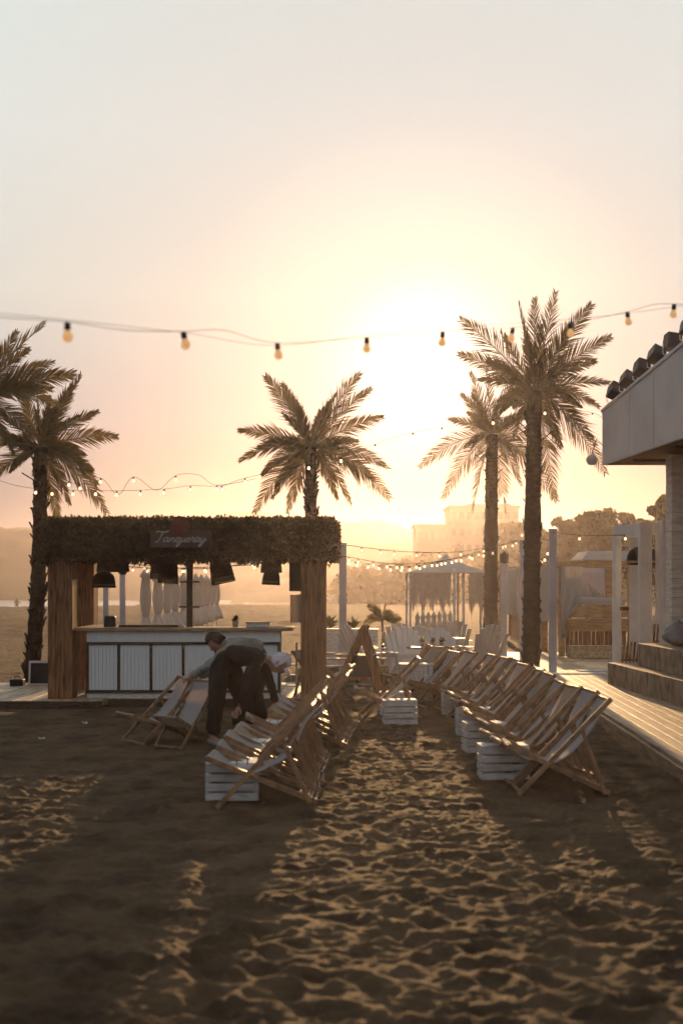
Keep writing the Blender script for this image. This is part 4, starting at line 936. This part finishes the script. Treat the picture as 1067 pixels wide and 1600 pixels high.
# floodlights
for i, (px, py, t_) in enumerate([(958, 606, 35), (974, 594, 42), (995, 582, 25), (1011, 569, 40), (1030, 553, 10), (1049, 535, 35), (1068, 515, 20), (1090, 495, 30)]):
    Y = 23.65 - i * .80; x = fx(Y) + .12; z = ftop(Y) + .06
    lab = ['floodlight at the far corner of the roof edge', 'second floodlight from the roof corner', 'third floodlight from the roof corner', 'fourth floodlight from the roof corner, behind a small bulb', 'fifth floodlight from the roof corner, facing upright', 'sixth floodlight from the roof corner', 'seventh floodlight, cut by the photo edge', 'eighth floodlight, beyond the photo edge'][i]
    root = empty('floodlight', (x, Y, z), label='black ' + lab, cat='floodlight', group='black floodlights on the roof edge')
    hd_ = MB().box((-.115, -.11, -.12), (.115, .09, .12), .02).build('housing', M['black'], root, bevel=.006); hd_.location = (0, 0, .22); hd_.rotation_euler = (R(-t_), R(t_ * .6), R(12))
    ln = MB().box((-.10, -.125, -.10), (.10, -.112, .10)).build('lens', M['black'], root); ln.location = (0, 0, .22); ln.rotation_euler = hd_.rotation_euler
    MB().tube([(-.128, 0, .20), (-.128, 0, .05), (0, 0, 0), (.128, 0, .05), (.128, 0, .20)], .009, 6).build('bracket', M['grey'], root)
gl = empty('globe_lamp', (0, 0, 0), label='pale round lamp hanging off the roof corner', cat='lamp'); c = P(924, 719, 23.8)
MB().lathe([(0, -.09), (.06, -.075), (.095, -.02), (.095, .03), (.05, .085), (.02, .1)], (c.x, c.y, c.z), 16).build('globe', M['fascia'], gl, True); MB().tube([(c.x, c.y, c.z + .1), (c.x + .08, c.y, c.z + .35), (fx(24) + .02, 23.9, FB + .3)], .008, 5).build('arm', M['black'], gl)
# sack at the pillar foot
b = MB(); rng_ = random.Random(9)
b.sheet(lambda u, v: ((.24 + .04 * math.sin(9 * u + 7 * v) + .025 * math.sin(31 * u - 6 * v)) * math.sin(v * math.pi) ** .6 * math.cos(u * 2 * math.pi) * (1.1 - .5 * v), (.26 + .03 * math.sin(7 * u * 3)) * math.sin(v * math.pi) ** .6 * math.sin(u * 2 * math.pi) * (1.1 - .5 * v), .36 * v + .03 * math.sin(u * 25) * v * (1 - v) + .05 * math.sin(u * 6.28) * v), 36, 16)
tag(b.build('cloth_sack', M['sack'], smooth=True, loc=(kx(1057, 21.1), 21.0, .85)), 'grey bundled sack slumped at the foot of the plank pillar', 'sack')

# ------------------------------------------------------------------ string lights
def bulb_meshes(s, m):
    b = MB().lathe([(0, -1.0), (.22, -.95), (.34, -.75), (.34, -.55), (.2, -.3), (.16, -.15)], n=12); b.v = [tuple(c * s for c in v) for v in b.v]
    k = MB().lathe([(.2, -.22), (.22, .0), (.2, .28), (.1, .36), (0, .38)], n=10); k.v = [tuple(c * s for c in v) for v in k.v]
    return b, k
def string(label, pts, bulbs, s=.075, far=True, r=.008, group='festoon light strings', smooth=True, sagf=0):
    """pts: world points the cable passes; bulbs: list of parameters 0..1 along it"""
    root = empty('string_lights', (0, 0, 0), label=label, cat='string lights', group=group)
    q = cs(pts, 10); MB().tube(q, r, 5).build('cable', M['cable'], root)
    b, k = bulb_meshes(s, far); first_ = None
    cum = np.concatenate([[0], np.cumsum([np.linalg.norm(q[i + 1] - q[i]) for i in range(len(q) - 1)])]); cum /= cum[-1]
    for t in bulbs:
        p = [float(np.interp(t, cum, [w_[i] for w_ in q])) for i in range(3)]
        if first_ is None:
            o = b.build('bulb', M['bulbfar' if far else 'bulb'], root, True); o2 = k.build('socket', M['socket'], o, True); first_ = (o, o2)
        else:
            o = first_[0].copy(); COL.objects.link(o); o.parent = root; o2 = first_[1].copy(); COL.objects.link(o2); o2.parent = o
        o.location = (p[0], p[1], p[2] - s * .36); o.rotation_euler = (R(random.uniform(-8, 8)), R(random.uniform(-12, 12)), 0)
    return root
def PP(l): return [tuple(P(*a)) for a in l]
def params(pts, pxs):   # place bulbs at given pixel columns
    q = cs(pts, 10); cum = np.concatenate([[0], np.cumsum([np.linalg.norm(q[i + 1] - q[i]) for i in range(len(q) - 1)])]); cum /= cum[-1]
    px = [w_[0] / w_[1] * FPX + HX for w_ in q]; return [float(np.interp(x, px, cum)) for x in pxs]
n1 = PP([(-60, 492, 6.2), (20, 497, 6.3), (106, 503, 6.5), (200, 516, 6.9), (288, 518, 7.3), (350, 516, 7.7), (434, 536, 8.1), (573, 527, 8.6), (691, 518, 9.0), (800, 512, 9.4), (890, 505, 9.6), (980, 487, 9.8), (1020, 476, 9.7), (1052, 475, 9.6), (1120, 478, 9.4)])
string('foreground light string with large blurred bulbs across the sky', n1, params(n1, [106, 288, 434, 573, 691, 800, 890, 980, 1052]), .070, False, .0018)
n2 = PP([(-60, 484, 6.6), (106, 500, 7.0), (288, 520, 7.8), (434, 540, 8.6), (600, 520, 9.2), (800, 505, 9.8), (950, 493, 10.2), (1120, 470, 10.2)])
string('bare second cable running just above the foreground bulbs', n2, [], .07, False, .0013)
s1 = PP([(-40, 735, 22), (20, 757, 22), (75, 765, 22), (150, 766, 22), (183, 767, 22), (257, 764, 22), (298, 759, 22), (347, 759, 22), (383, 747, 22), (480, 726, 22), (533, 714, 22), (586, 694, 22.3), (645, 676, 22.6), (770, 655, 23), (850, 640, 23.3), (925, 645, 23.6), (945, 660, 23.9)])
string('long light string from the slim palm past the bar to the roof corner', s1, params(s1, [57, 82, 115, 150, 183, 220, 257, 298, 347, 383, 483, 533, 586, 645, 690, 770, 850, 925]), .065, True, .0035)
s2 = PP([(95, 745, 22.1), (125, 757, 22.1), (158, 747, 22.1), (185, 773, 22.1), (209, 745, 22.1), (245, 766, 22.1), (275, 743, 22.1), (310, 742, 22.1), (339, 758, 22.1), (400, 748, 22.1)])
string('wavy light string looping above the bar roof', s2, params(s2, [108, 125, 158, 209, 275, 339]), .065, True, .0035)
f1 = PP([(536, 851, 29.5), (620, 861, 30), (700, 863, 31), (760, 856, 32), (787, 850, 33), (816, 846, 32)])
string('topmost festoon between the lilac post and the tallest palm', f1, params(f1, [565, 594, 616, 650, 686, 720, 755, 785, 800]), .075)
f2 = PP([(470, 866, 29), (536, 869, 29.3), (600, 880, 29.6), (660, 880, 30), (735, 868, 31), (787, 855, 32.8)])
string('middle festoon crossing in front of the fringed tent roof', f2, params(f2, [500, 512, 545, 560, 583, 605, 620, 628, 650, 663, 675, 690, 705, 720, 737, 755, 770]), .075)
f3 = PP([(536, 873, 29.6), (570, 880, 33), (627, 886, 35), (680, 879, 36), (740, 864, 38), (800, 846, 40), (816, 840, 41)])
string('lowest and most distant festoon behind the lilac post', f3, params(f3, [545, 556, 575, 592, 610, 627, 640, 655, 683, 696, 712, 733, 748, 772, 790, 806]), .085)
f4 = PP([(816, 848, 32), (835, 866, 30), (846, 872, 29), (854, 862, 27.5), (863, 832, 26)])
string('short drooping festoon between tallest palm and tallest post', f4, params(f4, [822, 830, 838, 845, 850, 855]), .075)
f5 = PP([(863, 831, 26), (905, 836, 26), (975, 836, 25.8), (1043, 832, 25), (1075, 828, 24.5)])
string('thin festoon from the tallest post into the white pergola', f5, params(f5, [905, 976, 1043]), .07)
f6 = PP([(192, 884, 30), (240, 888, 29), (300, 887, 29), (400, 882, 29), (470, 872, 29), (536, 868, 29.5)])
string('festoon seen through the bar opening above the parasols', f6, params(f6, [208, 230, 242, 285, 296, 320, 350, 397, 428, 448]), .07)
f7 = PP([(192, 879, 30), (260, 886, 31), (330, 888, 31), (420, 874, 31), (535, 853, 29.6)])
string('second festoon seen through the bar opening near the wicker lamps', f7, params(f7, [226, 288, 322, 395, 405]), .07)

# ------------------------------------------------------------------ people
def skin(name, V, E, rad, m, parent, root=0, sub=2):
    me = bpy.data.meshes.new(name); me.from_pydata(V, E, []); me.update(); me.materials.append(m)
    o = bpy.data.objects.new(name, me); COL.objects.link(o); o.parent = parent
    md = o.modifiers.new('skin', 'SKIN'); md.use_smooth_shade = True; md.branch_smoothing = .6
    for i, r in enumerate(rad):
        rr = r if isinstance(r, tuple) else (r, r); me.skin_vertices[0].data[i].radius = rr; me.skin_vertices[0].data[i].use_root = (i == root)
    s = o.modifiers.new('sub', 'SUBSURF'); s.levels = sub; s.render_levels = sub
    return o
def fold(o):
    t = bpy.data.textures.get('folds') or bpy.data.textures.new('folds', 'CLOUDS'); t.noise_scale = .11; t.noise_depth = 2
    o.modifiers['sub'].levels = o.modifiers['sub'].render_levels = 3
    d = o.modifiers.new('folds', 'DISPLACE'); d.texture = t; d.strength = .045; d.mid_level = .5; d.texture_coords = 'LOCAL'; return o
def chainmesh(chains):
    """chains: list of [(pt, r), ...]; a point given as int refers to an existing vertex"""
    V = []; E = []; Rr = []
    for ch in chains:
        prev = None
        for it in ch:
            if isinstance(it, int): idx = it
            else: V.append(tuple(it[0])); Rr.append(it[1]); idx = len(V) - 1
            if prev is not None: E.append((prev, idx))
            prev = idx
    return V, E, Rr
def hand(b_parent, wrist, d, palmn, mtl, curl=.5):
    """five-finger hand; d = direction of the fingers, palmn = palm normal"""
    d = Vector(d).normalized(); n = Vector(palmn).normalized(); s = d.cross(n).normalized(); n = s.cross(d); w0 = Vector(wrist)
    ch = [[(w0, .024), (w0 + d * .04, (.030)), (w0 + d * .085, .027)]]
    for k in range(4):
        off = (k - 1.5) * .019; base = w0 + d * .082 + s * off; Ls = [.070, .080, .074, .058][k]; c1 = (d + n * curl * .6).normalized(); c2 = (d + n * curl * 1.6).normalized(); c3 = (d * .4 + n * curl * 2).normalized()
        ch.append([2, (base, .0095), (base + c1 * Ls * .45, .009), (base + c1 * Ls * .45 + c2 * Ls * .32, .008), (base + c1 * Ls * .45 + c2 * Ls * .32 + c3 * Ls * .25, .0065)])
    tb = w0 + d * .03 + s * -.026; td = (d * .7 - s * .7 + n * .3).normalized(); ch.append([1, (tb, .011), (tb + td * .035, .010), (tb + (td * .035 + (d + n * .4) * .028), .008)])
    V, E, Rr = chainmesh(ch); return skin('hand', V, E, Rr, mtl, b_parent, 0, 1)
def head(parent, c, face, up, hairmat, hairname='hair', cap=False):
    face = Vector(face).normalized(); up = Vector(up); up = (up - face * up.dot(face)).normalized(); sd = face.cross(up)
    Mx = Matrix((sd, face, up)).transposed().to_4x4(); Mx.translation = Vector(c)
    b = MB(); NU, NV = 24, 18
    def hs(u, v):
        th = u * 2 * math.pi; ph = (v - .5) * math.pi; x = math.cos(ph) * math.sin(th); y = math.cos(ph) * math.cos(th); z = math.sin(ph)
        r = .095; X, Yv, Z = x * .078, y * .095, z * .118
        if z < -.1: X *= 1 - .28 * (-z); Yv *= 1 - .12 * (-z)
        if y > .8 and abs(x) < .3 and -.35 < z < .1: Yv += .018 * (1 - abs(x) / .3)
        return (X, Yv, Z)
    b.sheet(hs, NU, NV); h = b.build('face', M['skin'], parent, True); h.matrix_local = Mx
    e = MB()
    for s in (-1, 1): e.lathe([(0, -.009), (.009, 0), (0, .009)], (s * .03, .082, .01), 8)
    e.build('eyes', M['black'], h, True)
    m = MB(); m.tube([(-.022, .086, -.048), (0, .093, -.05), (.022, .086, -.048)], [.003, .005, .003], 6); m.build('mouth', M['seal'], h, True)
    q = MB()
    for s in (-1, 1): q.tube([(s * .074, -.005, .02), (s * .09, -.012, .015), (s * .088, -.01, -.02), (s * .074, 0, -.03)], [.008, .012, .011, .006], 6)
    q.build('ears', M['skin'], h, True)
    hb_ = MB()
    def hr(u, v):
        th = u * 2 * math.pi; ph = (.5 - v * (.62 if math.cos(th) < .3 else .33)) * math.pi; k = 1.13 + .05 * math.sin(u * 44) + .04 * math.sin(v * 17 + u * 9)
        return (math.cos(ph) * math.sin(th) * .082 * k, math.cos(ph) * math.cos(th) * .099 * k - .004, math.sin(ph) * .121 * k)
    hb_.sheet(hr, 44, 12); hb_.build(hairname, hairmat, h, True, solid=.006)
    if cap: MB().sheet(lambda u, v: ((u - .5) * .15, .085 + v * .075, .045 - v * .012 - .03 * (2 * u - 1) ** 2), 10, 4).build('cap_brim', hairmat, h, True, solid=.005)
    return h
def person(name, label, J, top, trousers, sleeve_end=.95, hairmat=None, capmat=None, shoe='shoe', face=(0, 0, -1), up=(-1, 0, 0), headc=None):
    root = empty(name, (0, 0, 0), label=label, cat='person'); j = {k: Vector(v) for k, v in J.items()}
    pel, sp, chs, nk = j['pelvis'], j['spine'], j['chest'], j['neck']
    ch = [[(pel, .085), (sp, .075), (chs, .085), (nk, .05), (j['head'], .055)]]
    for s in ('l', 'r'): ch.append([2, (j['sh' + s], .055), (j['el' + s], .040), (j['wr' + s], .027)])
    for s in ('l', 'r'): ch.append([0, (j['hip' + s], .075), (j['kn' + s], .058), (j['an' + s], .038), (j['an' + s] + Vector((j.get('fd', Vector((-1, 0, 0))) * .15)) - Vector((0, 0, .03)), .03)])
    V, E, Rr = chainmesh(ch); skin('body', V, E, Rr, M['skin'], root)
    root.location.x = j.get('dx', Vector((0, 0, 0))).x
    # clothing: slightly larger skinned garments
    ch = [[(pel, .168), (sp, .170), (chs, .170), (nk + (chs - nk) * .35, .075)]]
    for s in ('l', 'r'): a = j['el' + s].lerp(j['wr' + s], sleeve_end); ch.append([2, (j['sh' + s], .078), (j['el' + s], .058), (a, .044)])
    V, E, Rr = chainmesh(ch); fold(skin('shirt', V, E, Rr, M[top], root))
    ch = [[(pel + (sp - pel) * .5, .158), (pel, .172)]]
    for s in ('l', 'r'): ch.append([1, (j['hip' + s], .130), (j['kn' + s], .100), (j['kn' + s].lerp(j['an' + s], .5), .088), (j['an' + s] + Vector((0, 0, .03)), .078)])
    V, E, Rr = chainmesh(ch); fold(skin('trousers', V, E, Rr, M[trousers], root, 1))
    fd = j.get('fd', Vector((-1, 0, 0)))
    for s in ('l', 'r'):
        a = j['an' + s]; V, E, Rr = chainmesh([[(a - fd * .06 + Vector((0, 0, -.03)), .042), (a + fd * .04 + Vector((0, 0, -.035)), .045), (a + fd * .13 + Vector((0, 0, -.045)), .038), (a + fd * .18 + Vector((0, 0, -.05)), .026)]])
        skin('shoe', V, E, Rr, M[shoe], root, 0)
        dd = (j['wr' + s] - j['el' + s]).normalized(); hand(root, j['wr' + s], dd, j.get('palm', Vector((0, -1, -.2))), M['skin'])
    head(root, j['head'] + Vector(headc or (0, 0, 0)), face, up, capmat or M['hair'], 'cap' if capmat else 'hair', bool(capmat))
    return root
# front person, black clothes, bent towards +X
person('person', 'person in black clothes and pale cap bending over before the bar', dict(dx=(-.19, 0, 0),
    pelvis=(-1.10, 15.7, .93), spine=(-.93, 15.68, 1.0), chest=(-.75, 15.65, .98), neck=(-.61, 15.63, .94), head=(-.53, 15.62, .90),
    shl=(-.70, 15.48, .93), shr=(-.72, 15.84, .93), ell=(-.83, 15.42, .66), elr=(-.60, 15.9, .65), wrl=(-.92, 15.40, .45), wrr=(-.55, 15.95, .42),
    hipl=(-1.16, 15.58, .88), hipr=(-1.06, 15.84, .88), knl=(-1.17, 15.52, .50), knr=(-.95, 16.1, .50), anl=(-1.22, 15.5, .085), anr=(-.98, 16.25, .085), fd=(.6, -.8, 0)),
    'blackcloth', 'blackcloth', face=(.55, -.2, -.8), up=(.8, 0, .6), capmat=M['cap'], headc=(.04, 0, -.01))
person('person', 'person in grey shirt leaning down to open a deck chair', dict(
    pelvis=(-.92, 16.7, .95), spine=(-1.08, 16.66, 1.04), chest=(-1.24, 16.6, 1.08), neck=(-1.36, 16.55, 1.08), head=(-1.43, 16.52, 1.09),
    shl=(-1.28, 16.76, 1.02), shr=(-1.28, 16.4, 1.02), ell=(-1.44, 16.6, .80), elr=(-1.50, 16.15, .84), wrl=(-1.66, 16.3, .68), wrr=(-1.70, 15.85, .73),
    hipl=(-.95, 16.82, .88), hipr=(-.97, 16.6, .88), knl=(-1.02, 16.85, .50), knr=(-1.12, 16.55, .50), anl=(-.95, 16.9, .085), anr=(-1.10, 16.6, .085), fd=(-1, 0, 0)),
    'greyshirt', 'blackcloth', face=(-.6, -.25, -.75), up=(-.75, 0, .6), headc=(-.02, 0, 0))
# distant walker by the water
Yw = 185; xw = kx(27, Yw); gw = gz(xw, Yw)
pw2 = empty('person', (xw, Yw, gw), label='distant figure standing at the water edge beside the slim palm', cat='person')
V, E, Rr = chainmesh([[((0, 0, .95), .16), ((0, 0, 1.2), .15), ((0, 0, 1.42), .17), ((0, 0, 1.55), .06), ((0, 0, 1.68), .10), ((0, 0, 1.8), .08)], [2, ((.22, 0, 1.4), .07), ((.32, -.05, 1.15), .055), ((.48, -.1, 1.0), .045)], [2, ((-.22, 0, 1.4), .07), ((-.28, 0, 1.1), .055), ((-.26, -.05, .88), .045)], [0, ((.12, 0, .85), .11), ((.14, 0, .45), .08), ((.16, 0, .05), .06)], [0, ((-.12, 0, .85), .11), ((-.13, 0, .45), .08), ((-.15, 0, .05), .06)]])
skin('body', V, E, Rr, M['blackcloth'], pw2)

# ------------------------------------------------------------------ litter on the sand
for (px, py, lab) in [(66, 1157, 'white paper scrap on the shaded sand before the platform'), (133, 1132, 'tiny pale scrap on the sand near the platform edge')]:
    g = G(px, py); b = MB().sheet(lambda u, v: ((u - .5) * .07, (v - .5) * .045, .0 + .015 * math.sin(u * 5 + v * 3)), 4, 4)
    o = b.build('paper_scrap', M['paper'], loc=(g.x, g.y, gz(g.x, g.y) + .02), solid=.002); o.rotation_euler = (R(25), R(10), R(30)); tag(o, lab, 'paper')
